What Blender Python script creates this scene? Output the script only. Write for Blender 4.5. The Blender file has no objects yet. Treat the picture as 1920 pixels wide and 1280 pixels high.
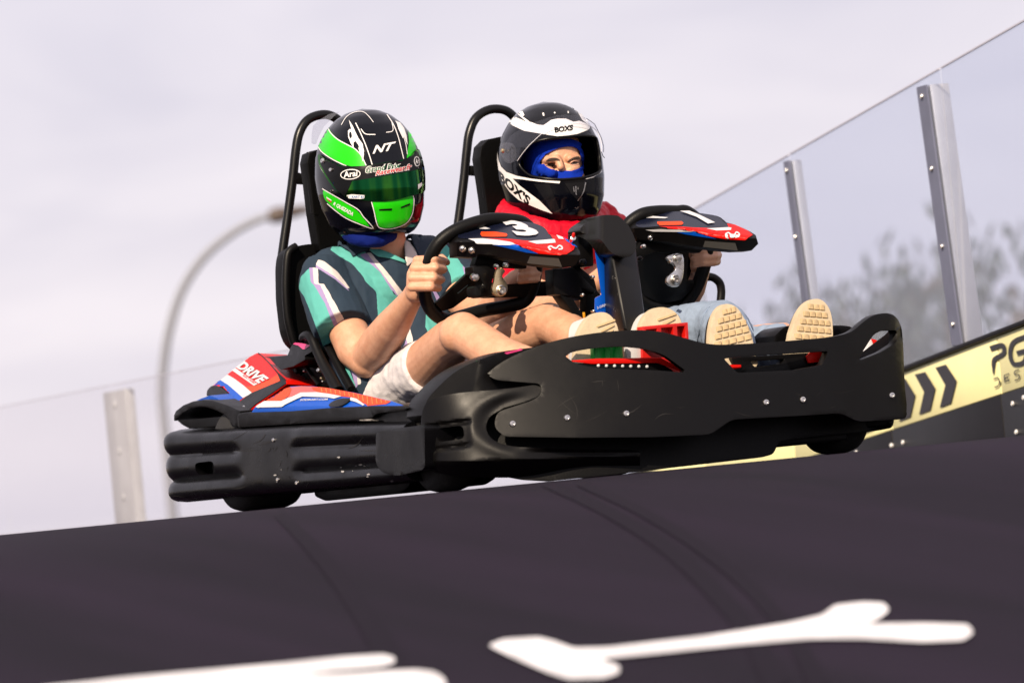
import bpy, bmesh, math, random
import numpy as np
from mathutils import Vector, Matrix
from mathutils.bvhtree import BVHTree

# ------------------------------------------------------------------ camera, sky, sun
SC = bpy.context.scene
COL = SC.collection
TH = math.radians(27); FPX = 10400.0; ROLL = math.radians(5.55); PITCH = math.atan(265/FPX)
CAMP = Vector((-6.76, -12.268, -0.03))
FW = Vector((math.sin(TH)*math.cos(PITCH), math.cos(TH)*math.cos(PITCH), math.sin(PITCH)))
RT0 = Vector((math.cos(TH), -math.sin(TH), 0)); UP0 = RT0.cross(FW)
RT = math.cos(ROLL)*RT0 - math.sin(ROLL)*UP0
UP = math.cos(ROLL)*UP0 + math.sin(ROLL)*RT0
cam = bpy.data.cameras.new('camera'); cam.sensor_width = 36; cam.lens = FPX/1920*36
cam.clip_start = 0.5; cam.clip_end = 4000
cam.dof.use_dof = True; cam.dof.focus_distance = 14.6; cam.dof.aperture_fstop = 4.5
camo = bpy.data.objects.new('camera', cam); COL.objects.link(camo)
M = Matrix((RT, UP, -FW)).transposed().to_4x4(); M.translation = CAMP
camo.matrix_world = M
SC.camera = camo

SUN_AZ = math.radians(27+20)      # the sun stands behind the photographer, a little to the left
SUN_EL = math.radians(35)
sund = Vector((-math.sin(SUN_AZ)*math.cos(SUN_EL), -math.cos(SUN_AZ)*math.cos(SUN_EL), math.sin(SUN_EL)))
sun = bpy.data.lights.new('sun', 'SUN'); sun.energy = 5.0; sun.angle = math.radians(0.6); sun.color = (1.0, 0.83, 0.63)
suno = bpy.data.objects.new('sun', sun); COL.objects.link(suno)
suno.rotation_euler = sund.to_track_quat('Z', 'Y').to_euler()

wld = bpy.data.worlds.new('World'); SC.world = wld; wld.use_nodes = True
nt = wld.node_tree; nt.nodes.clear()
def wn(t, **k):
    n = nt.nodes.new(t)
    for a, b in k.items(): setattr(n, a, b)
    return n
sky = wn('ShaderNodeTexSky', sky_type='NISHITA', sun_disc=False, sun_elevation=SUN_EL, sun_rotation=math.atan2(sund.x, sund.y))
tc = wn('ShaderNodeTexCoord')
mp = wn('ShaderNodeMapping'); mp.inputs['Rotation'].default_value = (0, math.radians(12), TH); mp.inputs['Scale'].default_value = (6, 6, 26)
nz = wn('ShaderNodeTexNoise'); nz.inputs['Scale'].default_value = 1.6; nz.inputs['Detail'].default_value = 3; nz.inputs['Distortion'].default_value = .6
rp = wn('ShaderNodeValToRGB')
rp.color_ramp.elements[0].position = .3; rp.color_ramp.elements[0].color = (5.15, 4.8, 5.5, 1)
rp.color_ramp.elements[1].position = .72; rp.color_ramp.elements[1].color = (6.4, 5.9, 6.35, 1)
mx = wn('ShaderNodeMix', data_type='RGBA'); mx.inputs[0].default_value = .93
bg = wn('ShaderNodeBackground'); bg.inputs['Strength'].default_value = .1
ow = wn('ShaderNodeOutputWorld')
nt.links.new(tc.outputs['Generated'], mp.inputs['Vector']); nt.links.new(mp.outputs[0], nz.inputs['Vector'])
nt.links.new(nz.outputs['Fac'], rp.inputs[0]); nt.links.new(sky.outputs[0], mx.inputs[6]); nt.links.new(rp.outputs[0], mx.inputs[7])
nt.links.new(mx.outputs[2], bg.inputs['Color']); nt.links.new(bg.outputs[0], ow.inputs[0])

SC.view_settings.view_transform = 'Standard'; SC.view_settings.look = 'None'
SC.view_settings.exposure = 0.55; SC.view_settings.gamma = 1
SC.render.engine = 'CYCLES'
SC.cycles.use_denoising = True
SC.cycles.max_bounces = 8; SC.cycles.transparent_max_bounces = 24

# ------------------------------------------------------------------ geometry helpers
def ray(px, py): return FW + RT*((px-960)/FPX) - UP*((py-640)/FPX)
def Q(px, py, y=None, x=None, z=None, d=None):
    r = ray(px, py)
    if y is not None: t = (y-CAMP.y)/r.y
    elif x is not None: t = (x-CAMP.x)/r.x
    elif z is not None: t = (z-CAMP.z)/r.z
    else: t = d
    return CAMP + r*t
def proj(p):
    v = Vector(p)-CAMP; d = v.dot(FW)
    return 960+FPX*v.dot(RT)/d, 640-FPX*v.dot(UP)/d
def hit_y(px, py, f, lo=-.25, hi=1.2, n=60):
    """first point on the ray where y = f(x, z)"""
    r = ray(px, py)
    def g(y):
        p = CAMP + r*((y-CAMP.y)/r.y); return y-f(p.x, p.z)
    a = lo; ga = g(a)
    for i in range(1, n+1):
        b = lo+(hi-lo)*i/n; gb = g(b)
        if ga < 0 <= gb:
            for _ in range(18):
                m = (a+b)/2
                if g(m) < 0: a = m
                else: b = m
            break
        a, ga = b, gb
    return CAMP + r*((b-CAMP.y)/r.y)
def sstep(a, b, x):
    t = max(0., min(1., (x-a)/(b-a))) if a != b else float(x > a)
    return t*t*(3-2*t)
def lerp(a, b, t): return a+(b-a)*t
def interp(x, xs, ys): return float(np.interp(x, xs, ys))
def crom(pts, k=6, closed=False):
    P = [np.array(p, float) for p in pts]; n = len(P); out = []
    for i in range(n if closed else n-1):
        p0 = P[(i-1) % n] if closed or i > 0 else 2*P[0]-P[1]
        p1 = P[i]; p2 = P[(i+1) % n]
        p3 = P[(i+2) % n] if closed or i+2 < n else 2*P[-1]-P[-2]
        for j in range(k):
            t = j/k
            out.append(.5*((2*p1)+(-p0+p2)*t+(2*p0-5*p1+4*p2-p3)*t*t+(-p0+3*p1-3*p2+p3)*t**3))
    if not closed: out.append(P[-1])
    return out
def rnd(pts, r=6, k=4):
    """round the corners of a 2D polygon"""
    out = []; n = len(pts)
    for i in range(n):
        a, b, c = (np.array(pts[j % n], float) for j in (i-1, i, i+1))
        u, v = a-b, c-b; lu, lv = np.linalg.norm(u), np.linalg.norm(v)
        rr = min(r, lu*.45, lv*.45)
        s, e = b+u/lu*rr, b+v/lv*rr
        for j in range(k+1):
            t = j/k; out.append((1-t)**2*s+2*t*(1-t)*b+t*t*e)
    return [tuple(p) for p in out]
def ell(cx, cy, rx, ry, n=20, a0=0.):
    c, s = math.cos(a0), math.sin(a0)
    return [(cx+rx*math.cos(t)*c-ry*math.sin(t)*s, cy+rx*math.cos(t)*s+ry*math.sin(t)*c) for t in (2*math.pi*i/n for i in range(n))]
def inside(p, poly):
    x, y = p; r = False; j = len(poly)-1
    for i in range(len(poly)):
        xi, yi = poly[i][0], poly[i][1]; xj, yj = poly[j][0], poly[j][1]
        if (yi > y) != (yj > y) and x < (xj-xi)*(y-yi)/(yj-yi)+xi: r = not r
        j = i
    return r

def mesh_obj(name, verts, faces, mat, parent=None, smooth=True, sharp=35, rec=True):
    me = bpy.data.meshes.new(name)
    me.from_pydata([tuple(v) for v in verts], [], [tuple(f) for f in faces]); me.validate()
    return link(name, me, mat, parent, smooth, sharp, rec)
def link(name, me, mat, parent=None, smooth=True, sharp=35, rec=True):
    if rec:
        bm = bmesh.new(); bm.from_mesh(me); bmesh.ops.recalc_face_normals(bm, faces=bm.faces); bm.to_mesh(me); bm.free()
    me.polygons.foreach_set('use_smooth', [smooth]*len(me.polygons))
    if smooth and sharp: me.set_sharp_from_angle(angle=math.radians(sharp))
    for m in (mat if isinstance(mat, (list, tuple)) else [mat]): me.materials.append(m)
    o = bpy.data.objects.new(name, me); COL.objects.link(o)
    adopt(o, parent)
    return o
def adopt(o, parent):
    if parent is not None:
        o.parent = parent
        o.matrix_parent_inverse = Matrix.Translation(-parent.location) if parent.type == 'EMPTY' else Matrix.Identity(4)
def thing(name, label, cat, loc, group=None):
    o = bpy.data.objects.new(name, None); o.empty_display_size = .1; COL.objects.link(o); o.location = loc
    tag(o, label, cat, group); return o
def tag(o, label=None, cat=None, group=None, kind=None):
    for k, v in (('label', label), ('category', cat), ('group', group), ('kind', kind)):
        if v: o[k] = v
    return o
def bake(o, sharp=35):
    dg = bpy.context.evaluated_depsgraph_get(); dg.update()
    me = bpy.data.meshes.new_from_object(o.evaluated_get(dg), depsgraph=dg)
    old = o.data; o.modifiers.clear(); o.data = me; me.name = old.name; bpy.data.meshes.remove(old)
    if sharp: me.set_sharp_from_angle(angle=math.radians(sharp))
    return o
def bevel(o, w=.004, seg=2, ang=35, do=True, sharp=40):
    m = o.modifiers.new('bevel', 'BEVEL'); m.width = w; m.segments = seg; m.limit_method = 'ANGLE'; m.angle_limit = math.radians(ang)
    m.harden_normals = False
    if do: bake(o, sharp)
    return o
def tube_data(path, r, n=14, closed=False, cap=True, sec=None):
    """sweep a circle (or a section [(a, b)]) along a 3D path"""
    P = [Vector(p) for p in path]; m = len(P)
    R = r if hasattr(r, '__len__') else [r]*m
    T = []
    for i in range(m):
        a = P[(i-1) % m] if closed or i else P[0]; b = P[(i+1) % m] if closed or i < m-1 else P[-1]
        T.append((b-a).normalized())
    up = Vector((0, 0, 1))
    if abs(T[0].dot(up)) > .95: up = Vector((1, 0, 0))
    N = (up-T[0]*up.dot(T[0])).normalized(); V = []; Fc = []
    S = sec or [(math.cos(2*math.pi*k/n), math.sin(2*math.pi*k/n)) for k in range(n)]
    n = len(S)
    for i in range(m):
        N = (N-T[i]*N.dot(T[i])).normalized(); B = T[i].cross(N)
        for a, b in S: V.append(P[i]+(N*a+B*b)*R[i])
    for i in range(m if closed else m-1):
        for k in range(n):
            a = i*n+k; b = i*n+(k+1) % n; c = ((i+1) % m)*n+(k+1) % n; d = ((i+1) % m)*n+k
            Fc.append((a, b, c, d))
    if cap and not closed:
        Fc.append(tuple(range(n))[::-1]); Fc.append(tuple(range((m-1)*n, m*n)))
    return V, Fc
def tube(name, path, r, mat, parent, n=14, closed=False, k=6, sec=None, sharp=50):
    p = crom(path, k, closed) if k > 1 else path
    if hasattr(r, '__len__'):
        r = list(np.interp(np.linspace(0, len(path)-1, len(p)), range(len(path)), r))
    V, Fc = tube_data(p, r, n, closed, True, sec)
    return mesh_obj(name, V, Fc, mat, parent, sharp=sharp)
def fill2d(outer, holes=(), step=None):
    bm = bmesh.new(); es = []
    for lp in [outer]+list(holes):
        vs = []
        for p in lp:
            if vs and (Vector((p[0], p[1], 0))-vs[-1].co).length < 1e-5: continue
            vs.append(bm.verts.new((p[0], p[1], 0)))
        if (vs[0].co-vs[-1].co).length < 1e-5: bm.verts.remove(vs.pop())
        for i in range(len(vs)): es.append(bm.edges.new((vs[i-1], vs[i])))
    bmesh.ops.triangle_fill(bm, use_beauty=True, use_dissolve=False, edges=es)
    if step:
        xs = [p[0] for p in outer]; ys = [p[1] for p in outer]
        for ax, (lo, hi) in enumerate(((min(xs), max(xs)), (min(ys), max(ys)))):
            k = int((hi-lo)/step)
            for i in range(1, k+1):
                c = lo+(hi-lo)*i/(k+1)
                co = (c, 0, 0) if ax == 0 else (0, c, 0); no = (1, 0, 0) if ax == 0 else (0, 1, 0)
                bmesh.ops.bisect_plane(bm, geom=bm.verts[:]+bm.edges[:]+bm.faces[:], plane_co=co, plane_no=no, dist=1e-4)
    bm.verts.index_update()
    V = [(v.co.x, v.co.y) for v in bm.verts]
    Fc = [tuple(v.index for v in f.verts) for f in bm.faces]
    E = [(e.verts[0].index, e.verts[1].index) for e in bm.edges if len(e.link_faces) == 1]
    bm.free()
    return V, Fc, E
def panel(name, outer, mat, parent, surf, back=Vector((0, .02, 0)), holes=(), step=14, bev=.003, seg=2, sharp=35):
    """a sheet traced in picture coordinates, laid on the surface surf(px, py) and given real thickness along back"""
    V, Fc, E = fill2d(outer, holes, step)
    A = [surf(*p) for p in V]; n = len(A)
    B = [a+(back(a) if callable(back) else back) for a in A]
    faces = list(Fc)+[tuple(i+n for i in f[::-1]) for f in Fc]+[(a, b, b+n, a+n) for a, b in E]
    o = mesh_obj(name, A+B, faces, mat, parent, sharp=sharp)
    if bev: bevel(o, bev, seg)
    return o
def bvh_of(*objs):
    V = []; Fc = []
    for o in objs:
        b = len(V); V += [v.co.copy() for v in o.data.vertices]; Fc += [tuple(i+b for i in p.vertices) for p in o.data.polygons]
    return BVHTree.FromPolygons(V, Fc)
def cast(bv, px, py, off=.001, d=14.6):
    r = ray(px, py).normalized()
    h = bv.ray_cast(CAMP, r)
    if h[0] is None:
        best = None
        for t in np.arange(13.4, 16.2, .04):
            g = bv.find_nearest(CAMP+ray(px, py)*float(t))
            if g[0] is not None and (best is None or g[3] < best[3]): best = g
        h = best
    n = h[1].copy()
    if n.dot(r) > 0: n = -n
    return h[0]+n*off
def decal(name, outer, mat, parent, bv, off=.001, holes=(), step=7, d=14.6, smooth=True):
    """a printed film lying on a surface"""
    V, Fc, E = fill2d(outer, holes, step)
    A = [cast(bv, x, y, off, d) for x, y in V]
    o = mesh_obj(name, A, Fc, mat, parent, sharp=None, smooth=smooth, rec=False)
    bm = bmesh.new(); bm.from_mesh(o.data)
    bmesh.ops.dissolve_degenerate(bm, dist=1e-6, edges=bm.edges)
    bm.faces.ensure_lookup_table()
    fl = [f for f in bm.faces if f.normal.dot(FW) > 0]
    if fl: bmesh.ops.reverse_faces(bm, faces=fl)
    bm.to_mesh(o.data); bm.free(); o.data.polygons.foreach_set('use_smooth', [smooth]*len(o.data.polygons))
    return o
def text2d(s, size=1., bold=0., shear=0., space=1.):
    cu = bpy.data.curves.new('lettering', 'FONT'); cu.body = s; cu.size = size; cu.offset = bold; cu.shear = shear
    cu.resolution_u = 3; cu.space_character = space; cu.fill_mode = 'FRONT'
    ob = bpy.data.objects.new('lettering', cu); COL.objects.link(ob)
    dg = bpy.context.evaluated_depsgraph_get(); dg.update()
    me = bpy.data.meshes.new_from_object(ob.evaluated_get(dg), depsgraph=dg)
    V = [(v.co.x, v.co.y) for v in me.vertices]; Fc = [tuple(p.vertices) for p in me.polygons]
    bpy.data.objects.remove(ob); bpy.data.curves.remove(cu); bpy.data.meshes.remove(me)
    return V, Fc
def lettering(s, quad, mat, parent, put, name='lettering', bold=0., shear=0., space=1., sub=0):
    """text stretched into the quad (top-left, top-right, bottom-right, bottom-left) and laid down with put(x, y)"""
    V, Fc = text2d(s, 1., bold, shear, space)
    xs = [v[0] for v in V]; ys = [v[1] for v in V]; x0, x1, y0, y1 = min(xs), max(xs), min(ys), max(ys)
    tl, tr, br, bl = (np.array(q, float) for q in quad)
    def mapq(v):
        u = (v[0]-x0)/(x1-x0); w = (v[1]-y0)/(y1-y0)
        p = (tl*(1-u)+tr*u)*w+(bl*(1-u)+br*u)*(1-w); return p
    if sub:
        bm = bmesh.new(); vs = [bm.verts.new((v[0], v[1], 0)) for v in V]
        for f in Fc:
            try: bm.faces.new([vs[i] for i in f])
            except ValueError: pass
        for i in range(1, sub):
            bmesh.ops.bisect_plane(bm, geom=bm.verts[:]+bm.edges[:]+bm.faces[:], plane_co=(x0+(x1-x0)*i/sub, 0, 0), plane_no=(1, 0, 0), dist=1e-4)
        bm.verts.index_update(); V = [(v.co.x, v.co.y) for v in bm.verts]; Fc = [tuple(v.index for v in f.verts) for f in bm.faces]; bm.free()
    A = [put(*mapq(v)) for v in V]
    o = mesh_obj(name, A, Fc, mat, parent, smooth=False, rec=False)
    return o
def orient(o):
    bm = bmesh.new(); bm.from_mesh(o.data)
    fl = [f for f in bm.faces if f.normal.dot(FW) > 0]
    if fl: bmesh.ops.reverse_faces(bm, faces=fl)
    bm.to_mesh(o.data); bm.free(); return o
def box(name, c, s, mat, parent, bev=.004, rot=None, seg=2):
    c = Vector(c); V = []
    for dx in (-.5, .5):
        for dy in (-.5, .5):
            for dz in (-.5, .5):
                v = Vector((dx*s[0], dy*s[1], dz*s[2]))
                if rot is not None: v = rot @ v
                V.append(c+v)
    Fc = [(0, 1, 3, 2), (4, 6, 7, 5), (0, 4, 5, 1), (2, 3, 7, 6), (0, 2, 6, 4), (1, 5, 7, 3)]
    o = mesh_obj(name, V, Fc, mat, parent)
    if bev: bevel(o, bev, seg)
    return o
def lathe(name, c, axis, prof, mat, parent, n=24, sharp=40):
    """prof: [(along axis, radius)]"""
    ax = Vector(axis).normalized(); u = ax.orthogonal().normalized(); w = ax.cross(u); c = Vector(c); V = []; Fc = []
    for a, r in prof:
        for k in range(n):
            t = 2*math.pi*k/n; V.append(c+ax*a+(u*math.cos(t)+w*math.sin(t))*max(r, 1e-5))
    for i in range(len(prof)-1):
        for k in range(n): Fc.append((i*n+k, i*n+(k+1) % n, (i+1)*n+(k+1) % n, (i+1)*n+k))
    Fc.append(tuple(range(n))); Fc.append(tuple(range((len(prof)-1)*n, len(prof)*n)))
    return mesh_obj(name, V, Fc, mat, parent, sharp=sharp)
def bolt(c, axis, r, mat, parent, name='bolt'):
    return lathe(name, c, axis, [(-.004, r), (r*.25, r), (r*.55, r*.82), (r*.6, r*.5), (r*.3, r*.42), (r*.3, .0001)], mat, parent, n=14)
def capsules(chains, seg=10):
    """closed tapered limbs: each chain is [(point, radius)] -> mesh data of overlapping round cones"""
    V = []; Fc = []
    def ball(c, r, sc=(1, 1, 1)):
        b = len(V); n = 22; m = 14
        V.append(c+Vector((0, 0, r*sc[2])))
        for i in range(1, m):
            a = math.pi*i/m
            for k in range(n):
                t = 2*math.pi*k/n
                V.append(c+Vector((r*sc[0]*math.sin(a)*math.cos(t), r*sc[1]*math.sin(a)*math.sin(t), r*sc[2]*math.cos(a))))
        V.append(c-Vector((0, 0, r*sc[2]))); e = len(V)-1
        for k in range(n):
            Fc.append((b, b+1+k, b+1+(k+1) % n)); Fc.append((e, b+1+(m-2)*n+(k+1) % n, b+1+(m-2)*n+k))
        for i in range(m-2):
            for k in range(n):
                p = b+1+i*n; Fc.append((p+k, p+n+k, p+n+(k+1) % n, p+(k+1) % n))
    for ch in chains:
        if len(ch) == 3 and isinstance(ch[2], tuple) and not isinstance(ch[0], tuple):
            ball(Vector(ch[0]), ch[1], ch[2]); continue
        pts = [(Vector(p), r) for p, r in ch]
        for p, r in pts: ball(p, r)
        for (p, r), (q, s) in zip(pts, pts[1:]):
            if (q-p).length < 1e-6: continue
            v, f = tube_data([p, q], [r, s], 24); b = len(V); V += v; Fc += [tuple(i+b for i in x) for x in f]
    return V, Fc
def organic(name, chains, mat, parent, vox=.004, smooth=4, extra=None):
    V, Fc = capsules(chains)
    if extra:
        for v, f in extra: b = len(V); V += v; Fc += [tuple(i+b for i in x) for x in f]
    o = mesh_obj(name, V, Fc, mat, parent, rec=True, sharp=None)
    m = o.modifiers.new('r', 'REMESH'); m.mode = 'VOXEL'; m.voxel_size = vox; m.use_smooth_shade = True
    if smooth:
        s = o.modifiers.new('s', 'SMOOTH'); s.iterations = smooth; s.factor = .5
    bake(o, None); o.data.polygons.foreach_set('use_smooth', [True]*len(o.data.polygons))
    return o

# ------------------------------------------------------------------ materials
def lin(c):
    return tuple(.58*((v/255)/12.92 if v/255 <= .04045 else ((v/255+.055)/1.055)**2.4) for v in c)  # a sunlit picture value brought down to a base colour
def mat(name, col, rough=.5, metal=0., spec=.5, bump=0., bscale=60., var=0., vscale=8., coat=0., rvar=0., sheen=0., sss=0., aniso=None):
    m = bpy.data.materials.new(name); m.use_nodes = True; t = m.node_tree; b = t.nodes['Principled BSDF']
    c = tuple(col)+(1,)
    b.inputs['Base Color'].default_value = c; b.inputs['Roughness'].default_value = rough; b.inputs['Metallic'].default_value = metal
    b.inputs['Specular IOR Level'].default_value = spec; b.inputs['Coat Weight'].default_value = coat; b.inputs['Coat Roughness'].default_value = .04
    if sheen: b.inputs['Sheen Weight'].default_value = sheen
    if sss: b.inputs['Subsurface Weight'].default_value = sss; b.inputs['Subsurface Radius'].default_value = (.012, .005, .003); b.inputs['Subsurface Scale'].default_value = 1.
    co = t.nodes.new('ShaderNodeTexCoord')
    if var or rvar:
        n = t.nodes.new('ShaderNodeTexNoise'); n.inputs['Scale'].default_value = vscale; n.inputs['Detail'].default_value = 6; n.inputs['Roughness'].default_value = .65
        t.links.new(co.outputs['Object'], n.inputs['Vector'])
        if var:
            mr = t.nodes.new('ShaderNodeMapRange'); mr.inputs[1].default_value = .3; mr.inputs[2].default_value = .7
            mr.inputs[3].default_value = 1-var; mr.inputs[4].default_value = 1+var
            vm = t.nodes.new('ShaderNodeVectorMath'); vm.operation = 'SCALE'; vm.inputs[0].default_value = col
            t.links.new(n.outputs['Fac'], mr.inputs[0]); t.links.new(mr.outputs[0], vm.inputs['Scale']); t.links.new(vm.outputs[0], b.inputs['Base Color'])
        if rvar:
            mr = t.nodes.new('ShaderNodeMapRange'); mr.inputs[1].default_value = .3; mr.inputs[2].default_value = .7
            mr.inputs[3].default_value = max(.02, rough-rvar); mr.inputs[4].default_value = min(1, rough+rvar)
            t.links.new(n.outputs['Fac'], mr.inputs[0]); t.links.new(mr.outputs[0], b.inputs['Roughness'])
    if bump:
        n2 = t.nodes.new('ShaderNodeTexNoise'); n2.inputs['Scale'].default_value = bscale; n2.inputs['Detail'].default_value = 4
        bp = t.nodes.new('ShaderNodeBump'); bp.inputs['Strength'].default_value = bump; bp.inputs['Distance'].default_value = .01
        t.links.new(co.outputs['Object'], n2.inputs['Vector']); t.links.new(n2.outputs['Fac'], bp.inputs['Height']); t.links.new(bp.outputs[0], b.inputs['Normal'])
    return m
MT = {}
MT['plastic'] = mat('moulded_black_plastic', (.0022, .002, .0022), .42, bump=.06, bscale=700, rvar=.09, vscale=7, spec=.18)
def scuffed():
    m = mat('scuffed_black_plastic', (.002, .002, .0026), .3, spec=.2); t = m.node_tree; b = t.nodes['Principled BSDF']
    co = t.nodes.new('ShaderNodeTexCoord')
    mp = t.nodes.new('ShaderNodeMapping'); mp.inputs['Scale'].default_value = (1, .35, 2.2)
    n = t.nodes.new('ShaderNodeTexNoise'); n.inputs['Scale'].default_value = 26; n.inputs['Detail'].default_value = 8; n.inputs['Roughness'].default_value = .75
    r = t.nodes.new('ShaderNodeValToRGB'); r.color_ramp.elements[0].position = .655; r.color_ramp.elements[1].position = .74
    r.color_ramp.elements[0].color = (.002, .002, .0026, 1); r.color_ramp.elements[1].color = (.035, .032, .032, 1)
    t.links.new(co.outputs['Object'], mp.inputs[0]); t.links.new(mp.outputs[0], n.inputs['Vector']); t.links.new(n.outputs['Fac'], r.inputs[0])
    t.links.new(r.outputs[0], b.inputs['Base Color'])
    n2 = t.nodes.new('ShaderNodeTexNoise'); n2.inputs['Scale'].default_value = 9; n2.inputs['Detail'].default_value = 5
    mr = t.nodes.new('ShaderNodeMapRange'); mr.inputs[1].default_value = .3; mr.inputs[2].default_value = .7; mr.inputs[3].default_value = .2; mr.inputs[4].default_value = .4
    t.links.new(co.outputs['Object'], n2.inputs['Vector']); t.links.new(n2.outputs['Fac'], mr.inputs[0]); t.links.new(mr.outputs[0], b.inputs['Roughness'])
    n3 = t.nodes.new('ShaderNodeTexNoise'); n3.inputs['Scale'].default_value = 120; n3.inputs['Detail'].default_value = 5
    bp = t.nodes.new('ShaderNodeBump'); bp.inputs['Strength'].default_value = .05; bp.inputs['Distance'].default_value = .004
    t.links.new(co.outputs['Object'], n3.inputs['Vector']); t.links.new(n3.outputs['Fac'], bp.inputs['Height']); t.links.new(bp.outputs[0], b.inputs['Normal'])
    return m
MT['scuff'] = scuffed()
MT['tubeblack'] = mat('black_powder_coat', (.004, .004, .0045), .30, bump=.03, bscale=600, spec=.25)
MT['grip'] = mat('black_rubber_grip', (.003, .003, .0032), .45, spec=.16, bump=.08, bscale=300)
MT['seat'] = mat('black_seat_pad', (.002, .002, .0022), .5, spec=.12, bump=.08, bscale=200)
MT['rubber'] = mat('tyre_rubber', (.010, .0095, .0095), .75, bump=.2, bscale=90, var=.3)
MT['steel'] = mat('zinc_plated_steel', (.62, .60, .58), .28, 1., bump=.03, bscale=200, rvar=.1, vscale=40)
MT['gold'] = mat('passivated_steel', (.60, .46, .26), .3, 1., rvar=.1, vscale=40)
MT['alu'] = mat('aluminium', (.62, .60, .58), .45, .85, bump=.03, bscale=80, var=.08, vscale=10)
MT['red'] = mat('red_sticker', lin((250, 22, 10)), .4, spec=.2)
MT['orange'] = mat('orange_sticker', lin((255, 78, 10)), .4, spec=.2)
MT['white'] = mat('white_sticker', (.5, .5, .52), .35, coat=.2)
MT['blue'] = mat('blue_sticker', lin((0, 92, 215)), .4, spec=.2)
MT['navy'] = mat('dark_navy_sticker', (.0045, .006, .016), .25, spec=.35)
MT['pink'] = mat('pink_sticker', lin((240, 70, 140)), .35)
MT['redplastic'] = mat('red_plastic', lin((225, 22, 12)), .4)
MT['greenplastic'] = mat('green_plastic', lin((0, 200, 70)), .4)
# ------------------------------------------------------------------ road and ground
GZ = -0.035
def zroad(x, y):
    if y < -.9:
        s = -.9-y; k = 12.; s1 = 1.5
        if s < s1: return GZ-s*s/(2*k)
        z1 = s1*s1/(2*k); m = s1/k
        if s < 13: return GZ-z1-m*(s-s1)
        e = s-13; return GZ-z1-m*(13-s1)-m*8*(1-math.exp(-e/8))
    if y > 2.2: return GZ-.05*(y-2.2)*sstep(2.2, 4, y)-0*x
    return GZ
def road_material():
    m = mat('tarmac', (.05, .05, .05), .72, bump=.0); t = m.node_tree; b = t.nodes['Principled BSDF']
    co = t.nodes.new('ShaderNodeTexCoord')
    n = t.nodes.new('ShaderNodeTexNoise'); n.inputs['Scale'].default_value = .9; n.inputs['Detail'].default_value = 7; n.inputs['Roughness'].default_value = .6
    mpg = t.nodes.new('ShaderNodeMapping'); mpg.inputs['Rotation'].default_value = (0, 0, .12); mpg.inputs['Scale'].default_value = (1.9, .16, 1)
    r = t.nodes.new('ShaderNodeValToRGB'); r.color_ramp.elements[0].position = .36; r.color_ramp.elements[1].position = .62
    r.color_ramp.elements[0].color = (.0034, .0011, .0048, 1); r.color_ramp.elements[1].color = (.0100, .0044, .0132, 1)
    g = t.nodes.new('ShaderNodeTexNoise'); g.inputs['Scale'].default_value = 160; g.inputs['Detail'].default_value = 5
    mr = t.nodes.new('ShaderNodeMapRange'); mr.inputs[1].default_value = .3; mr.inputs[2].default_value = .7; mr.inputs[3].default_value = .8; mr.inputs[4].default_value = 1.2
    sc = t.nodes.new('ShaderNodeVectorMath'); sc.operation = 'SCALE'
    bp = t.nodes.new('ShaderNodeBump'); bp.inputs['Strength'].default_value = .5; bp.inputs['Distance'].default_value = .003
    L = t.links.new
    L(co.outputs['Object'], mpg.inputs[0]); L(mpg.outputs[0], n.inputs['Vector']); L(n.outputs['Fac'], r.inputs[0]); L(co.outputs['Object'], g.inputs['Vector'])
    L(g.outputs['Fac'], mr.inputs[0]); L(r.outputs[0], sc.inputs[0]); L(mr.outputs[0], sc.inputs['Scale']); L(sc.outputs[0], b.inputs['Base Color'])
    L(g.outputs['Fac'], bp.inputs['Height']); L(bp.outputs[0], b.inputs['Normal'])
    b.inputs['Specular IOR Level'].default_value = .085
    return m
ys = sorted(set(list(np.linspace(-40, -14, 14))+list(np.linspace(-14, -3, 23))+list(np.linspace(-3, 4.5, 90))+list(np.linspace(4.5, 40, 30))))
xs = np.linspace(-30, 30, 31)
V = [(x, y, zroad(x, y)) for y in ys for x in xs]; nx = len(xs)
Fc = [(j*nx+i, j*nx+i+1, (j+1)*nx+i+1, (j+1)*nx+i) for j in range(len(ys)-1) for i in range(nx-1)]
road = tag(mesh_obj('road', V, Fc, road_material(), sharp=None), kind='structure')
MT['earth'] = mat('dry_earth', (.17, .15, .11), .95, var=.4, vscale=.3)
g = 2500
ground = tag(mesh_obj('ground', [(-g, -g, -3.2), (g, -g, -3.2), (g, g, -3.2), (-g, g, -3.2)], [(0, 1, 2, 3)], MT['earth'], smooth=False), kind='structure')
def on_road(px, py, off=.004):
    r = ray(px, py); a, b = -9.5, -.9
    def gg(y):
        t = (y-CAMP.y)/r.y; p = CAMP+r*t; return p.z-zroad(p.x, y)
    # the ray starts above the road and meets it further on
    lo, hi = a, b
    for i in range(60):
        y1 = a+(b-a)*(i+1)/60
        if gg(y1) < 0: lo, hi = a+(b-a)*i/60, y1; break
    for _ in range(24):
        m = (lo+hi)/2
        if gg(m) > 0: lo = m
        else: hi = m
    p = CAMP+r*((lo-CAMP.y)/r.y); return Vector((p.x, p.y, zroad(p.x, p.y)+off))
def stroke(path, w):
    P = [np.array(p, float) for p in path]; L = []; Rr = []
    for i, p in enumerate(P):
        a = P[max(i-1, 0)]; b = P[min(i+1, len(P)-1)]; t = (b-a)/np.linalg.norm(b-a); n = np.array([-t[1], t[0]])
        ww = w[i] if hasattr(w, '__len__') else w
        L.append(tuple(p+n*ww/2)); Rr.append(tuple(p-n*ww/2))
    return L+Rr[::-1]
stroke_ = stroke
MT['paint'] = mat('white_road_paint', (.60, .60, .63), .6, bump=.1, bscale=120, var=.22, vscale=9)
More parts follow.
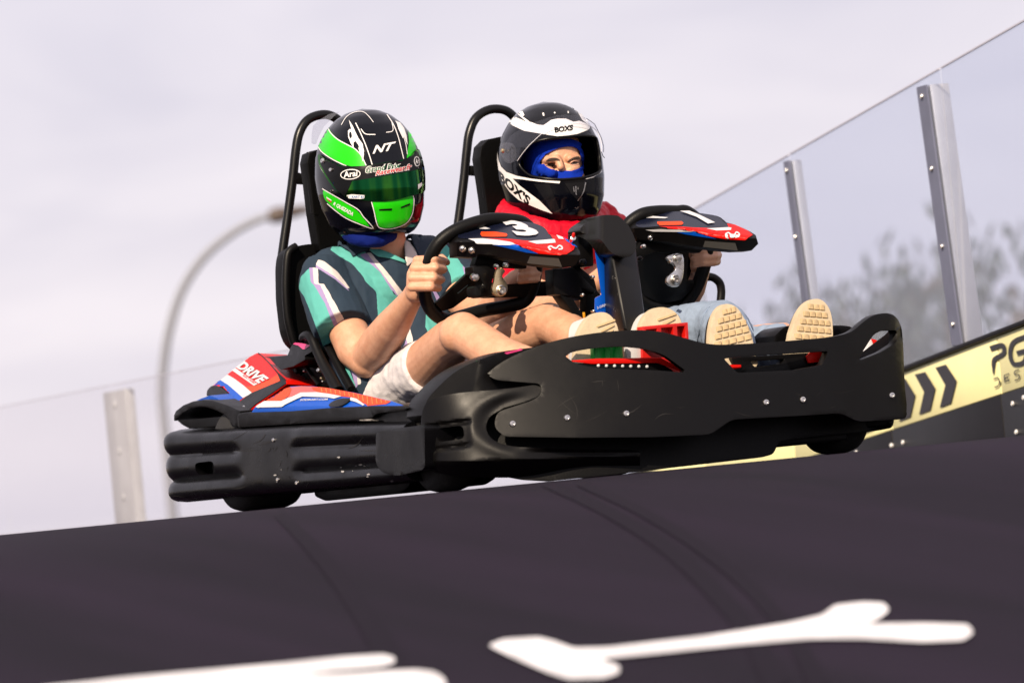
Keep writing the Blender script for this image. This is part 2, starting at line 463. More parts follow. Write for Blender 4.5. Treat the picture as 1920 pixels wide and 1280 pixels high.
for poly in ([(915, 1213), (944, 1201), (1010, 1197), (1038, 1204), (1076, 1218), (1143, 1216), (1332, 1194), (1475, 1171), (1541, 1156), (1565, 1137), (1617, 1131), (1659, 1133), (1669, 1147), (1645, 1166), (1631, 1172), (1730, 1171), (1816, 1173), (1827, 1190), (1806, 1204), (1730, 1207), (1617, 1201), (1522, 1201), (1380, 1213), (1237, 1228), (1128, 1239), (1162, 1251), (1162, 1265), (1133, 1275), (1067, 1277), (1029, 1265), (953, 1232)],
             [(70, 1292), (250, 1271), (500, 1249), (640, 1234), (720, 1229), (740, 1235), (742, 1245), (720, 1253), (640, 1260), (560, 1269), (700, 1262), (780, 1258), (815, 1262), (835, 1275), (838, 1300), (700, 1316), (70, 1316)]):
    V2, F2, _ = fill2d(rnd(poly, 8, 3), (), 40)
    orient(mesh_obj('painted_marking', [on_road(*p) for p in V2], F2, MT['paint'], road, smooth=False, rec=False))

MT['rubber_mark'] = mat('tyre_rubber_film', (.0052, .0022, .0070), .75, spec=.085)
for path, w in (([(1020, 905), (1130, 955), (1240, 1020), (1320, 1090), (1400, 1180), (1460, 1290)], [16, 20, 26, 32, 38, 44]), ([(520, 962), (580, 1020), (640, 1090), (700, 1180), (770, 1300)], [18, 26, 34, 44, 54]),
                ([(1085, 905), (1200, 958), (1310, 1024), (1400, 1096), (1480, 1186), (1540, 1290)], [14, 18, 22, 26, 30, 36])):
    pp_ = crom(path, 8); V2, F2, _ = fill2d(stroke_(pp_, list(np.interp(np.linspace(0, 1, len(pp_)), np.linspace(0, 1, len(w)), w))), (), None)
    orient(mesh_obj('tyre_mark', [on_road(x, y, .002) for x, y in V2], F2, MT['rubber_mark'], road, smooth=False, rec=False))

# ------------------------------------------------------------------ barrier and glass screen along the track
def derot_inv(x, y):
    c, s = math.cos(ROLL), math.sin(ROLL); return 960+x*c+y*s, 640-x*s+y*c
def lineY(m0, x): (xa, ya), (xb, yb) = m0; return ya+(yb-ya)*(x-xa)/(xb-xa)
LN = {'bot': ((724.3, 228.1), (947.2, 178.4)), 'ytop': ((753.8, 121.5), (958.2, 65.0)), 'gtop': ((352.1, -211.9), (1014., -509.3))}
def bl(k, x, d): return Q(*derot_inv(x, lineY(LN[k], x)), d=d)
DN, DF = 16.0, 19.2
BA = {k: bl(k, 1000, DN) for k in LN}; BB = {k: bl(k, 352, DF) for k in LN}
bdir = (BB['bot']-BA['bot']); bdir.z = 0; bdir.normalize()
bnor = Vector((-bdir.y, bdir.x, 0));
if bnor.dot(FW) > 0: bnor = -bnor
def bp_(k, t, h=0., n=0.): return BA[k].lerp(BB[k], t)+Vector((0, 0, h))+bnor*n - (bnor*((BA[k].lerp(BB[k], t)-BA['bot']).dot(bnor)))
def slab(name, k0, h0, k1, h1, t0, t1, n0, n1, mt, parent, bev=.003, smooth=True):
    V = [bp_(k, t, h, n) for t in (t0, t1) for n in (n0, n1) for (k, h) in ((k0, h0), (k1, h1))]
    Fc = [(0, 1, 3, 2), (4, 6, 7, 5), (0, 4, 5, 1), (2, 3, 7, 6), (0, 2, 6, 4), (1, 5, 7, 3)]
    o = mesh_obj(name, V, Fc, mt, parent)
    if bev: bevel(o, bev)
    return o
MT['yellow'] = mat('pale_yellow_board', (.84, .80, .42), .5, var=.05, vscale=6)
MT['blackboard'] = mat('black_board', (.005, .0045, .006), .5, spec=.2, var=.3, vscale=9, bump=.05, bscale=70)
MT['ink'] = mat('black_print', (.018, .017, .022), .5)
barrier = thing('track_barrier', 'pale yellow and black track barrier board with black chevrons beside the kart', 'barrier', BA['bot']-Vector((0, 0, .35)))
bj = [-.45, .12, .42, .72, 1.02, 1.4, 1.8]
for a, b in zip(bj, bj[1:]):
    slab('base_board', 'bot', -.5, 'bot', -.001, a+.001, b-.001, -.05, .012, MT['blackboard'], barrier)
    slab('yellow_board', 'bot', .001, 'ytop', -.001, a+.0012, b-.0012, -.05, .008, MT['yellow'], barrier)
slab('top_rail', 'ytop', .001, 'ytop', .016, bj[0], bj[-1], -.06, .02, MT['blackboard'], barrier)
def on_barrier(px, py, n=.012):
    o = BA['bot']+bnor*n; r = ray(px, py); return CAMP+r*((o-CAMP).dot(bnor)/r.dot(bnor))
def bz(u, v): return (1620+u*.2344, 560+v*.2344)
def flat(name, poly, mt, parent, put, holes=(), step=None):
    V2, F2, _ = fill2d(poly, holes, step)
    return orient(mesh_obj(name, [put(*p) for p in V2], F2, mt, parent, smooth=False, rec=False))
c1 = [(405, 605), (490, 585), (570, 715), (530, 890), (440, 925), (480, 745)]
c2 = [(570, 550), (655, 525), (740, 655), (695, 835), (605, 870), (650, 690)]
for c in ([(u-160, v+55) for u, v in c1], c1, c2, [(u-310, v+107) for u, v in c1], [(u-455, v+156) for u, v in c1]):
    flat('chevron', [bz(*p) for p in c], MT['ink'], barrier, on_barrier)
for nm, path, w in (('P', [(1008, 398), (1080, 374), (1112, 376), (1120, 405), (1112, 440), (1060, 470), (1040, 490), (1034, 530), (1035, 602)], [40, 38, 34, 32, 34, 36, 34, 28, 8]),
                    ('G', [(1300, 300), (1230, 325), (1188, 355), (1170, 410), (1172, 470), (1196, 520), (1240, 522), (1282, 500), (1300, 440), (1296, 415), (1222, 436)], [36, 36, 34, 32, 32, 34, 36, 34, 34, 34, 36]),
                    ('I', [(1335, 290), (1345, 510)], 36)):
    flat('lettering', [bz(*p) for p in stroke(crom(path, 3), list(np.interp(np.linspace(0, 1, (len(path)-1)*3+1), np.linspace(0, 1, len(path)), w)) if hasattr(w, '__len__') else w)], MT['ink'], barrier, on_barrier)
for path in ([(1036, 642), (1068, 628), (1083, 645), (1082, 680), (1070, 698), (1044, 708)], [(1160, 598), (1122, 612), (1124, 665), (1164, 652)], [(1122, 640), (1156, 628)],
             [(1240, 565), (1210, 575), (1200, 595), (1210, 608), (1236, 603), (1244, 620), (1236, 640), (1206, 652)], [(1290, 545), (1292, 625)]):
    flat('lettering', [bz(*p) for p in stroke(path, 9)], MT['ink'], barrier, lambda x, y: on_barrier(x, y, .0125))
MT['white_bolt'] = mat('bright_bolt', (.55, .55, .56), .4, .3)
for u, v in ((1190, 838), (1278, 790), (1220, 1065), (312, 1148), (220, 1172), (-60, 1230)):
    p = on_barrier(*bz(u, v), n=.013); bolt(p, bnor, .008, MT['white_bolt'], barrier)

def glassmat(name, tint, haze, hcol=(.8, .8, .86)):
    m = bpy.data.materials.new(name); m.use_nodes = True; t = m.node_tree; t.nodes.clear()
    o = t.nodes.new('ShaderNodeOutputMaterial'); tr = t.nodes.new('ShaderNodeBsdfTransparent'); tr.inputs[0].default_value = tint+(1,)
    df = t.nodes.new('ShaderNodeBsdfDiffuse'); df.inputs[0].default_value = hcol+(1,)
    tl = t.nodes.new('ShaderNodeBsdfTranslucent'); tl.inputs[0].default_value = hcol+(1,)
    ad = t.nodes.new('ShaderNodeMixShader'); ad.inputs[0].default_value = .5
    mx = t.nodes.new('ShaderNodeMixShader'); mx.inputs[0].default_value = haze
    gl = t.nodes.new('ShaderNodeBsdfGlossy'); gl.inputs['Roughness'].default_value = .05
    m2 = t.nodes.new('ShaderNodeMixShader'); m2.inputs[0].default_value = .03; L = t.links.new
    L(df.outputs[0], ad.inputs[1]); L(tl.outputs[0], ad.inputs[2]); L(tr.outputs[0], mx.inputs[1]); L(ad.outputs[0], mx.inputs[2])
    L(mx.outputs[0], m2.inputs[1]); L(gl.outputs[0], m2.inputs[2]); L(m2.outputs[0], o.inputs[0])
    return m
MT['glass'] = glassmat('dusty_glass', (.885, .91, .965), .16, (.80, .84, .95))
MT['glass_clear'] = glassmat('clear_glass', (.985, .98, .985), .03)
MT['glass_edge'] = mat('glass_edge', (.42, .42, .5), .3)
MT['bluealu'] = mat('blue_grey_aluminium', (.11, .12, .18), .6, 0., var=.1, vscale=9)  # darker and bluer than the rest of the post
screen = thing('glass_screen', 'tall clear glass screen on aluminium posts above the yellow barrier, behind the kart', 'glass screen', BA['ytop'])
pj = [-.48, -.16, .21, .66, 1.05, 1.6]
for a, b in zip(pj, pj[1:]):
    slab('pane', 'ytop', .017, 'gtop', -.004, a+.003, b-.003, -.006, 0., MT['glass'], screen, bev=0)
    slab('pane_edge', 'gtop', -.0035, 'gtop', .001, a+.003, b-.003, -.0065, .0005, MT['glass_edge'], screen, bev=0)
def post_at(t, w, dp, dropk, mtf, mts):
    dv = bdir; A = bp_('ytop', t-.032, .02, -.0075); B = bp_('gtop', t, -dropk, -.0075)
    V = []
    for P in (A, B):
        for u, n in ((-w/2, 0), (w/2, 0), (w/2, -dp), (-w/2, -dp)): V.append(P+dv*u+bnor*n)
    o = mesh_obj('post', V, [(0, 1, 2, 3), (4, 7, 6, 5), (0, 4, 5, 1), (1, 5, 6, 2), (2, 6, 7, 3), (3, 7, 4, 0)], mts, screen)
    bevel(o, .002)
    fp = mesh_obj('clamp_strip', [A-dv*w/2+bnor*.008, A+dv*w/2+bnor*.008, B+dv*w/2+bnor*.008, B-dv*w/2+bnor*.008, A-dv*w/2+bnor*.014, A+dv*w/2+bnor*.014, B+dv*w/2+bnor*.014, B-dv*w/2+bnor*.014],
                  [(0, 1, 2, 3), (4, 7, 6, 5), (0, 4, 5, 1), (1, 5, 6, 2), (2, 6, 7, 3), (3, 7, 4, 0)], mtf, screen)
    for k in (.04, .32, .62, .92): bolt(B.lerp(A, k)+bnor*.015, bnor, .009, MT['steel'], fp, 'screw')
    return o
post_at(.258, .085, .06, .025, MT['bluealu'], MT['alu'])
post_at(.665, .055, .03, .02, MT['bluealu'], MT['alu'])
post_at(1.05, .10, .05, .02, MT['bluealu'], MT['alu'])
post_at(-.14, .10, .07, .045, MT['bluealu'], MT['alu'])

# the far screen behind the kart
def ls(px, py, d): return Q(px, py, d=d)
fa, fb = ls(-60, 774, 23.9), ls(760, 611, 17.9)
far = thing('glass_screen', 'low clear glass screen with a pale post, behind the rear of the kart', 'glass screen', Vector((fa.x, fa.y, -1.2)))
fdir = (fb-fa); fl_ = fdir.length
fn = Vector((-fdir.y, fdir.x, 0)).normalized()
if fn.dot(FW) > 0: fn = -fn
def fq(s, h, n=0): return fa+fdir*s+Vector((0, 0, h))+fn*n
def fslab(name, s0, s1, h0, h1, n0, n1, mt, parent, bev=0):
    V = [fq(s, h, n) for s in (s0, s1) for n in (n0, n1) for h in (h0, h1)]
    o = mesh_obj(name, V, [(0, 1, 3, 2), (4, 6, 7, 5), (0, 4, 5, 1), (2, 3, 7, 6), (0, 2, 6, 4), (1, 5, 7, 3)], mt, parent)
    if bev: bevel(o, bev)
    return o
def ssol(px):  # where along the far screen a picture column falls
    lo, hi = -.3, 1.3
    for _ in range(40):
        m = (lo+hi)/2
        if proj(fq(m, -.02))[0] < px: lo = m
        else: hi = m
    return lo
s0, s1 = ssol(189), ssol(230)
MT['paleplate'] = mat('pale_galvanised_post', (.36, .37, .40), .6, 0., var=.12, vscale=7)
ends = [-.28, ssol(6)-.012, (s0+s1)/2, .55, .9, 1.25]
for a, b in zip(ends, ends[1:]):
    fslab('pane', a+.002, b-.002, -1.3, -.004, -.006, 0, MT['glass_clear'], far)
    fslab('pane_edge', a+.002, b-.002, -.0035, .0, -.0065, .0005, MT['glass_edge'], far)
for s in ((s0, s1),):
    po = fslab('post', s[0], s[1], -1.35, -.025, -.045, -.008, MT['paleplate'], far, .003)
    for h in (-.08, -.26, -.44): lathe('rivet', fq((s[0]+s[1])/2, h, -.008), fn, [(-.002, .016), (.003, .015), (.006, .008), (.007, .0005)], MT['paleplate'], po, 14)

# street lamp far behind
MT['lamp_pole'] = mat('grey_painted_steel', (.20, .21, .245), .6)
MT['lamp_head'] = mat('brown_lamp_housing', (.07, .05, .042), .5)
LP = [Q(*p, d=50.) for p in ((303, 745), (306, 690), (317, 620), (341, 545), (380, 485), (430, 441), (478, 414), (512, 404))]
lb = Vector((LP[0].x, LP[0].y, -3.2))
lamp = thing('street_lamp', 'tall curved street lamp with a brown head, far behind the kart', 'street lamp', lb)
tube('pole', [lb, lb.lerp(LP[0], .5), LP[0]], [.065, .052, .042], MT['lamp_pole'], lamp, 12, k=3)
tube('arm', LP, [.042, .041, .040, .039, .038, .036, .034, .032], MT['lamp_pole'], lamp, 12)
hd = (Q(582, 391, d=50)-Q(505, 407, d=50)); h0 = Q(503, 407, d=50)
lathe('lamp_head', h0, hd, [(0, .03), (.02, .065), (.12, .075), (.17, .055), (.34, .04), (hd.length, .025)], MT['lamp_head'], lamp, 16)
lathe('foot_plate', lb, (0, 0, 1), [(0, .18), (.03, .18), (.05, .1), (.3, .085)], MT['lamp_pole'], lamp, 16)

# trees beyond the glass
def leafmat(name, c):
    m = mat(name, c, .6, var=.45, vscale=2.5); return m
MT['bark'] = mat('bark', (.10, .075, .055), .9, bump=.6, bscale=14, var=.3)
LEAF = [leafmat('leaf_dark', (.010, .018, .016)), leafmat('leaf_mid', (.016, .030, .020)), leafmat('leaf_grey', (.022, .032, .030))]
def tree(name, label, px, py_top, d, spread, nclump, seed, lm):
    R = random.Random(seed); K = d/36.; spread *= K
    top = Q(px, py_top, d=d); base = Vector((top.x, top.y, -3.2)); H = top.z-base.z
    t = thing(name, label, 'tree', base, 'trees beyond the glass screen')
    V, Fc = tube_data(crom([base, base+Vector((.05, .02, H*.3)), base+Vector((-.06, .05, H*.6)), base+Vector((.02, 0, H*.92))], 5), [r*K for r in np.linspace(.13, .02, 16)], 9)
    tips = []
    for i in range(22):
        a = R.uniform(0, 6.28); h0 = H*R.uniform(.3, .85); L = spread*R.uniform(.5, 1.)*(1.1-.5*h0/H)
        s = base+Vector((0, 0, h0)); e = s+Vector((math.cos(a)*L, math.sin(a)*L, R.uniform(.1, .5)*L))
        m_ = s.lerp(e, .5)+Vector((0, 0, .1*L))
        v, f = tube_data(crom([s, m_, e], 4), list(np.linspace(.045, .008, 9)), 6); b = len(V); V += v; Fc += [tuple(q+b for q in x) for x in f]
        tips += [(s.lerp(e, k), L) for k in (.45, .65, .85, 1.)]
    mesh_obj('trunk', V, Fc, MT['bark'], t)
    LV = []; LF = []
    for i in range(nclump):
        c, L = R.choice(tips); c = c+Vector((R.gauss(0, .16), R.gauss(0, .16), R.gauss(0, .14)))*K
        for k in range(30):
            p = c+Vector((R.gauss(0, .12), R.gauss(0, .12), R.gauss(0, .19)))*K
            dn = Vector((R.gauss(0, .35), R.gauss(0, .35), -1)).normalized(); w = Vector((R.gauss(0, 1), R.gauss(0, 1), R.gauss(0, .3)))
            w = (w-dn*w.dot(dn)).normalized(); ln = R.uniform(.10, .20)*K; wd = R.uniform(.016, .03)*K; b = len(LV)
            LV += [p, p+dn*ln*.5+w*wd, p+dn*ln, p+dn*ln*.5-w*wd]; LF.append((b, b+1, b+2, b+3))
    cr = mesh_obj('crown', LV, LF, lm, t, smooth=False, rec=False)
    return t
tree('leafy_tree', 'loose green tree right behind the tall glass post, tallest of the trees', 1690, 420, 62, .95, 44, 3, LEAF[1])
tree('leafy_tree', 'dark tree seen through the glass between the kart nose and the glass post', 1570, 500, 64, .85, 30, 5, LEAF[0])
tree('leafy_tree', 'grey-green low tree beyond the glass above the seated feet', 1440, 535, 66, .7, 22, 8, LEAF[2])
tree('leafy_tree', 'tree beyond the glass above the yellow lettering, furthest to the side', 1890, 465, 63, .85, 34, 11, LEAF[1])
tree('leafy_tree', 'small pale tree low behind the barrier near the kart corner', 1770, 510, 58, .7, 24, 13, LEAF[2])
# ------------------------------------------------------------------ the two-seat kart
kart = thing('two_seat_kart', 'black two-seat rental kart with red white and blue stickers on the road crest', 'kart', (0, .9, GZ))
def Z(ox, oy, s, pts): return [(ox+u*s, oy+v*s) for u, v in pts]
def Z2(p): return Z(320, 620, .15625, p)
def Z3(p): return Z(540, 620, .15625, p)
def Z5(p): return Z(840, 380, .1484, p)
def Z5b(p): return Z(1080, 370, .2421, p)
def Z7(p): return Z(1060, 380, .203, p)
def Z8(p): return Z(1220, 540, .2708, p)
def Z7b(p): return Z(760, 580, .2734, p)
PHL, PHR, RR, BOW = .645, .69, .05, .18
def plan_sd(p, off=0., lean=.30):
    u = p.x; v = p.y-(BOW if u < 0 else .09)*(u/.6)**2-interp(u, [-.35, .45], [.30, .06])*(p.z-.2); r = .075 if u < 0 else RR
    qx = abs(u)-(PHL if u < 0 else PHR)+r; qy = r-v
    if p.y > 1.: qy = -1
    return math.hypot(max(qx, 0), max(qy, 0))+min(max(qx, qy), 0)-r-off
def hit_sd(px, py, off=0., add=0., d0=12.9, d1=15.2, sd=plan_sd):
    r = ray(px, py); t = d0; best = (9, t); prev = None
    while t < d1:
        s = sd(CAMP+r*t, off)
        if s < best[0]: best = (s, t)
        if s <= 0: break
        t += max(.006, s*.6)
    if s <= 0:
        a, b = t-.05, t
        for _ in range(16):
            m = (a+b)/2
            if sd(CAMP+r*m, off) > 0: a = m
            else: b = m
        t = b
    else: t = best[1]
    return CAMP+r*(t+add)
def plan_in(thick, off=0.):
    def f(p):
        e = .004
        g = Vector((plan_sd(p+Vector((e, 0, 0)))-plan_sd(p-Vector((e, 0, 0))), plan_sd(p+Vector((0, e, 0)))-plan_sd(p-Vector((0, e, 0))), 0))
        if g.length < 1e-9: g = Vector((0, -1, 0))
        return -g.normalized()*thick
    return f
FRONT = crom([(914, 700), (935, 683), (965, 666), (1010, 648), (1060, 634), (1110, 625), (1160, 620), (1205, 619), (1245, 623), (1285, 634), (1320, 643), (1355, 646), (1420, 643), (1500, 637), (1560, 631), (1595, 622), (1616, 606), (1636, 592), (1660, 587), (1682, 593), (1694, 612), (1698, 650), (1701, 720), (1706, 770)], 4)[:-1] + \
    rnd([(1706, 770), (1703, 785), (1608, 790), (1577, 774), (1500, 779), (1372, 786), (1332, 814), (1222, 819), (1080, 820), (945, 818), (926, 800), (932, 772), (1000, 750), (1016, 738), (1014, 719), (930, 712), (914, 703)], 12, 4)[2:]
H1 = crom(Z7b([(1100, 322), (1150, 292), (1300, 265), (1480, 254), (1620, 264)])[:], 4)+crom(Z8([(55, 448), (110, 475), (180, 525), (236, 566)]), 4)+[(1281, 698)]+crom(Z7b([(1760, 420), (1600, 412), (1400, 405), (1250, 390), (1150, 360)]), 3)
H2 = rnd(Z8([(505, 487), (800, 462), (1230, 436), (1190, 530), (1000, 566), (600, 586)]), 5, 3)
H3 = rnd(Z8([(1440, 492), (1480, 420), (1545, 320), (1600, 293), (1695, 290), (1708, 310), (1703, 375), (1600, 440), (1460, 496)]), 6, 3)
FRONT = [(p_[0]-4.5*sstep(1660, 1690, p_[0]), p_[1]) for p_ in FRONT]
fb_ = panel('front_bumper', FRONT, MT['plastic'], kart, lambda x, y: hit_sd(x, y, .014), plan_in(.022), (H1, H2, H3), 11, .007, 3)
fbb = bvh_of(fb_)
for x, y in ((961, 794), (1063, 783), (1174, 775), (1436, 754), (1505, 749), (1672, 741)):
    p = cast(fbb, x, y, 0.); bolt(p, (-.2, -1, .05), .0085, MT['steel'], fb_)
# the bumper goes on round the hidden corner
V = []; nn = 14
for i in range(nn):
    a = i/(nn-1)
    if a < .5: an = math.radians(lerp(52, 90, a/.5)); x, y = PHR-RR+RR*math.sin(an), .09*((PHR-RR)/.6)**2+RR-RR*math.cos(an)
    else: x, y = PHR, .09*((PHR-RR)/.6)**2+RR+(a-.5)*2*.35
    for o in (0, -.02):
        for z in (.06, .29-.10*sstep(.3, 1, a)): V.append((x+o, y, z))
Fc = []
for i in range(nn-1):
    b = i*4; c = b+4
    Fc += [(b, c, c+1, b+1), (b+2, b+3, c+3, c+2), (b+1, c+1, c+3, b+3), (b, b+2, c+2, c)]
Fc += [(0, 1, 3, 2), (len(V)-4, len(V)-2, len(V)-1, len(V)-3)]
bevel(mesh_obj('bumper_side_return', V, Fc, MT['plastic'], kart), .006, 2)
# lower chin under the bumper
chin = [(900, 800), (900, 890), (945, 893), (985, 899), (1040, 901), (1150, 889), (1300, 872), (1430, 857), (1450, 851), (1456, 838), (1462, 826), (1545, 816), (1640, 808), (1672, 802), (1676, 792), (1676, 700), (1300, 700), (950, 730)]
panel('chin_spoiler', rnd(chin, 10, 3), MT['seat'], kart, lambda x, y: hit_sd(x, y, -.085), plan_in(.16), (), 16, .008, 2)
# moulded front corner
def blk(x, y):
    rel = -.0
    # soft lip round the end of the front bumper
    rr = math.hypot(x-1000, (y-792)*1.9); rel += (.004*math.exp(-((rr-86)/16)**2)-.005*math.exp(-((rr-118)/20)**2))*sstep(1010, 930, x)
    # recess with the hand slot
    rx = sstep(796, 806, x)*sstep(886, 874, x); yy = y+(x-840)*.14
    rel += .012*rx*sstep(788, 794, yy)*sstep(846, 838, yy)
    rel -= .008*rx*sstep(796, 803, yy)*sstep(840, 832, yy)
    yk = 866-.03*(x-800); rel += .0024*max(0, y-yk)
    rel += .05*sstep(960, 1120, x)*sstep(838, 848, y)
    return rel
CB = crom([(789, 800), (791, 775), (800, 755), (825, 743), (865, 736), (920, 731), (970, 726), (1003, 721)], 4)[:-1]+crom([(1003, 721), (1015, 727), (1012, 740), (990, 751), (945, 764)], 4)[:-1] + \
    crom([(945, 764), (918, 782), (912, 805), (926, 825), (960, 836), (1020, 840), (1090, 842), (1180, 842)], 4)+[(1200, 846), (1200, 876)]+crom([(1160, 882), (1080, 890), (1000, 894), (920, 895), (850, 891), (812, 882), (795, 860), (790, 830)], 4)[:-1]
SL = rnd([(816, 803), (868, 797), (871, 822), (820, 829)], 9, 3)
panel('front_corner_guard', CB, MT['plastic'], kart, lambda x, y: hit_sd(x, y, .004, blk(x, y)), plan_in(.03), (SL,), 4, .006, 3)
# nose cowl between the bumper and the knees
cowl = crom([(794, 778), (801, 750), (825, 722), (858, 694), (900, 674), (950, 658), (1000, 651), (1035, 646)], 4)+[(1040, 700), (1010, 730), (880, 742), (810, 790)]
cw = panel('nose_cowl', cowl, MT['plastic'], kart, lambda x, y: Q(x, y, y=.16+.0012*max(0, 900-x)), Vector((0, .10, 0)), (), 20, .008, 3)
cwb = bvh_of(cw)
decal('stripe_sticker', [(945, 661), (975, 654), (982, 653), (980, 656), (950, 664)], MT['pink'], cw, cwb, .0012)
# side: small guard, ledge, and the long ribbed bumper
panel('side_guard', rnd([(705, 812), (716, 806), (790, 797), (796, 800), (797, 880), (745, 892), (716, 886), (704, 868)], 9, 3), MT['scuff'], kart, lambda x, y: Q(x, y, x=-.670), Vector((.12, 0, 0)), (), 12, .016, 4)
panel('side_ledge', rnd([(697, 781), (716, 774), (793, 760), (797, 800), (727, 806), (721, 789), (700, 787)], 4, 3), MT['plastic'], kart, lambda x, y: Q(x, y, x=-.62), Vector((.08, 0, 0)), (), 14, .004, 2)
def side_bumper():
    path = []
    for y in np.linspace(.36, 1.84, 100): path.append((-.655, y, 0., -1., 0.))
    R = .20; cx, cy = -.655+R, 1.84
    for a in np.linspace(0, 90, 26)[1:]:
        t = math.radians(a); path.append((cx-R*math.cos(t), cy+R*math.sin(t), 0., -math.cos(t), math.sin(t)))
    for x in np.linspace(cx, .455, 20)[1:]: path.append((x, cy+R, 0, 0., 1.))
    for a in np.linspace(0, 90, 12)[1:]:
        t = math.radians(a); path.append((.455+R*math.sin(t), cy+R*math.cos(t), 0., math.sin(t), math.cos(t)))
    for y in np.linspace(1.84, .5, 20)[1:]: path.append((.655, y, 0., 1., 0.))
    zs = np.linspace(0, 1, 44); V = []; n = len(zs)*2
    for (x, y, _, nx_, ny_) in path:
        zt = interp(y, [.3, 1.0, 1.9, 2.1], [.150, .180, .208, .212]); zb = interp(y, [.3, .8, 1.7], [-.002, .0, .006])
        w = max(sstep(1.36, 1.44, y), .85*sstep(1.06, .98, y)) if x < 0 else 1.
        if ny_ > .3: w = 1.
        ring = []
        for zn in zs:
            lob = 0.
            for c, h in ((.15, .165), (.49, .19), (.83, .185)):
                q = 1-((zn-c)/h)**2
                if q > 0: lob = max(lob, q**.45)
            flat_ = (1-abs(2*zn-1)**7)**.5*.93
            o = lerp(flat_, lob if lob > 0 else 0., w)
            edge = min(1., (1-abs(2*zn-1)**14))**.5
            o = (o*.62+.38)*edge
            ring.append(Vector((x+nx_*(o*.05-.045), y+ny_*(o*.05-.045), zb+(zt-zb)*zn)))
        V += ring+[Vector((x-nx_*.075, y-ny_*.075, zb+(zt-zb)*zn)) for zn in zs[::-1]]
    Fc = [(i*n+k, i*n+(k+1) % n, (i+1)*n+(k+1) % n, (i+1)*n+k) for i in range(len(path)-1) for k in range(n)]
    Fc += [tuple(range(n)), tuple(range((len(path)-1)*n, len(path)*n))]
    return mesh_obj('side_bumper', V, Fc, MT['scuff'], kart, sharp=50)
sbm = side_bumper()
cut = panel('cutter', rnd([(335, 870), (370, 866), (373, 890), (339, 893)], 8, 3), MT['plastic'], None, lambda x, y: Q(x, y, x=-.72), Vector((.10, .05, 0)), (), None, 0)
bo = sbm.modifiers.new('b', 'BOOLEAN'); bo.operation = 'DIFFERENCE'; bo.object = cut; bo.solver = 'EXACT'; bake(sbm, 50)
bpy.data.objects.remove(cut)
sbb = bvh_of(sbm)
for x, y in ((513, 825), (521, 899), (557, 905)): bolt(cast(sbb, x, y, 0), (-1, -.2, 0), .006, MT['steel'], sbm)
MT['chip'] = mat('bare_scratch', (.30, .29, .29), .6)
R_ = random.Random(4)
for x, y in ((668, 872), (676, 870), (684, 872), (690, 893), (692, 889), (735, 901), (636, 857), (640, 875), (643, 884), (735, 836), (662, 883), (520, 903), (528, 880), (516, 890)):
    rr = R_.uniform(.8, 2.6); decal('scratch', [(x+rr*1.5*math.cos(a)*R_.uniform(.5, 1.2), y+rr*.7*math.sin(a)*R_.uniform(.5, 1.2)) for a in np.linspace(0, 6.28, 9)[:-1]], MT['chip'], sbm, sbb, .0015, step=None)
MT['smear'] = mat('rubbed_plastic', (.014, .013, .013), .5, spec=.2)
def smears(par, bv, area, n, ang, spread, L, W, seed):
    R = random.Random(seed); x0, y0, x1, y1 = area
    for i in range(n):
        x, y, a, l = R.uniform(x0, x1), R.uniform(y0, y1), math.radians(ang+R.gauss(0, spread)), R.uniform(*L); c = R.gauss(0, .25)
        P = [(x+l*t*math.cos(a+c*t), y+l*t*math.sin(a+c*t)) for t in (0, .3, .6, 1.)]
        w = R.uniform(*W); decal('scuff_mark', stroke(crom(P, 2), [w*.2, w*.5, w*.8, w, w*.9, w*.5, w*.15]), MT['smear'], par, bv, .0009, step=None)
smears(sbm, sbb, (310, 822, 690, 846), 9, -4, 6, (10, 50), (.8, 2.6), 2)
smears(sbm, sbb, (310, 915, 720, 932), 12, -4, 8, (8, 45), (.8, 3.), 3)
smears(sbm, sbb, (500, 830, 545, 905), 8, 80, 30, (5, 16), (.8, 2.), 4)
smears(fb_, fbb, (1040, 700, 1230, 800), 9, -20, 50, (14, 60), (.8, 2.6), 5)
smears(fb_, fbb, (1230, 720, 1640, 775), 7, 0, 25, (12, 50), (.6, 1.6), 6)
# under tray and axles
box('floor_tray', (0, .75, .01), (1.05, 1.15, .025), MT['plastic'], kart, .006)
panel('side_tank', rnd([(588, 905), (770, 880), (768, 912), (750, 924), (610, 939), (590, 930)], 5, 2), MT['plastic'], kart, lambda x, y: Q(x, y, x=-.52), Vector((.25, 0, 0)), (), None, .006)
for yy in (.32, 1.52): tube('axle', [(-.55, yy, .10), (.55, yy, .10)], .016, MT['steel'], kart, 12, k=1)
def wheel(x, y, r, w, sx):
    t = lathe('wheel', (x-w/2, y, GZ+r), (1, 0, 0), [(0, r*.55), (.006, r*.8), (.02, r*.95), (.04, r), (w-.04, r), (w-.02, r*.95), (w-.006, r*.8), (w, r*.55)], MT['rubber'], kart, 40)
    lathe('rim', (x-w/2-.001*0, y, GZ+r), (1, 0, 0), [(.012, r*.2), (.012, r*.52), (.004, r*.56), (.02, r*.5), (w-.02, r*.5), (w-.004, r*.56), (w-.012, r*.52), (w-.012, r*.2)], MT['alu'], t, 28)
wheel(-.525, 1.55, .14, .20, -1); wheel(.525, 1.55, .14, .20, 1)
wheel(-.555, .34, .125, .13, -1); wheel(.56, .30, .125, .13, 1)

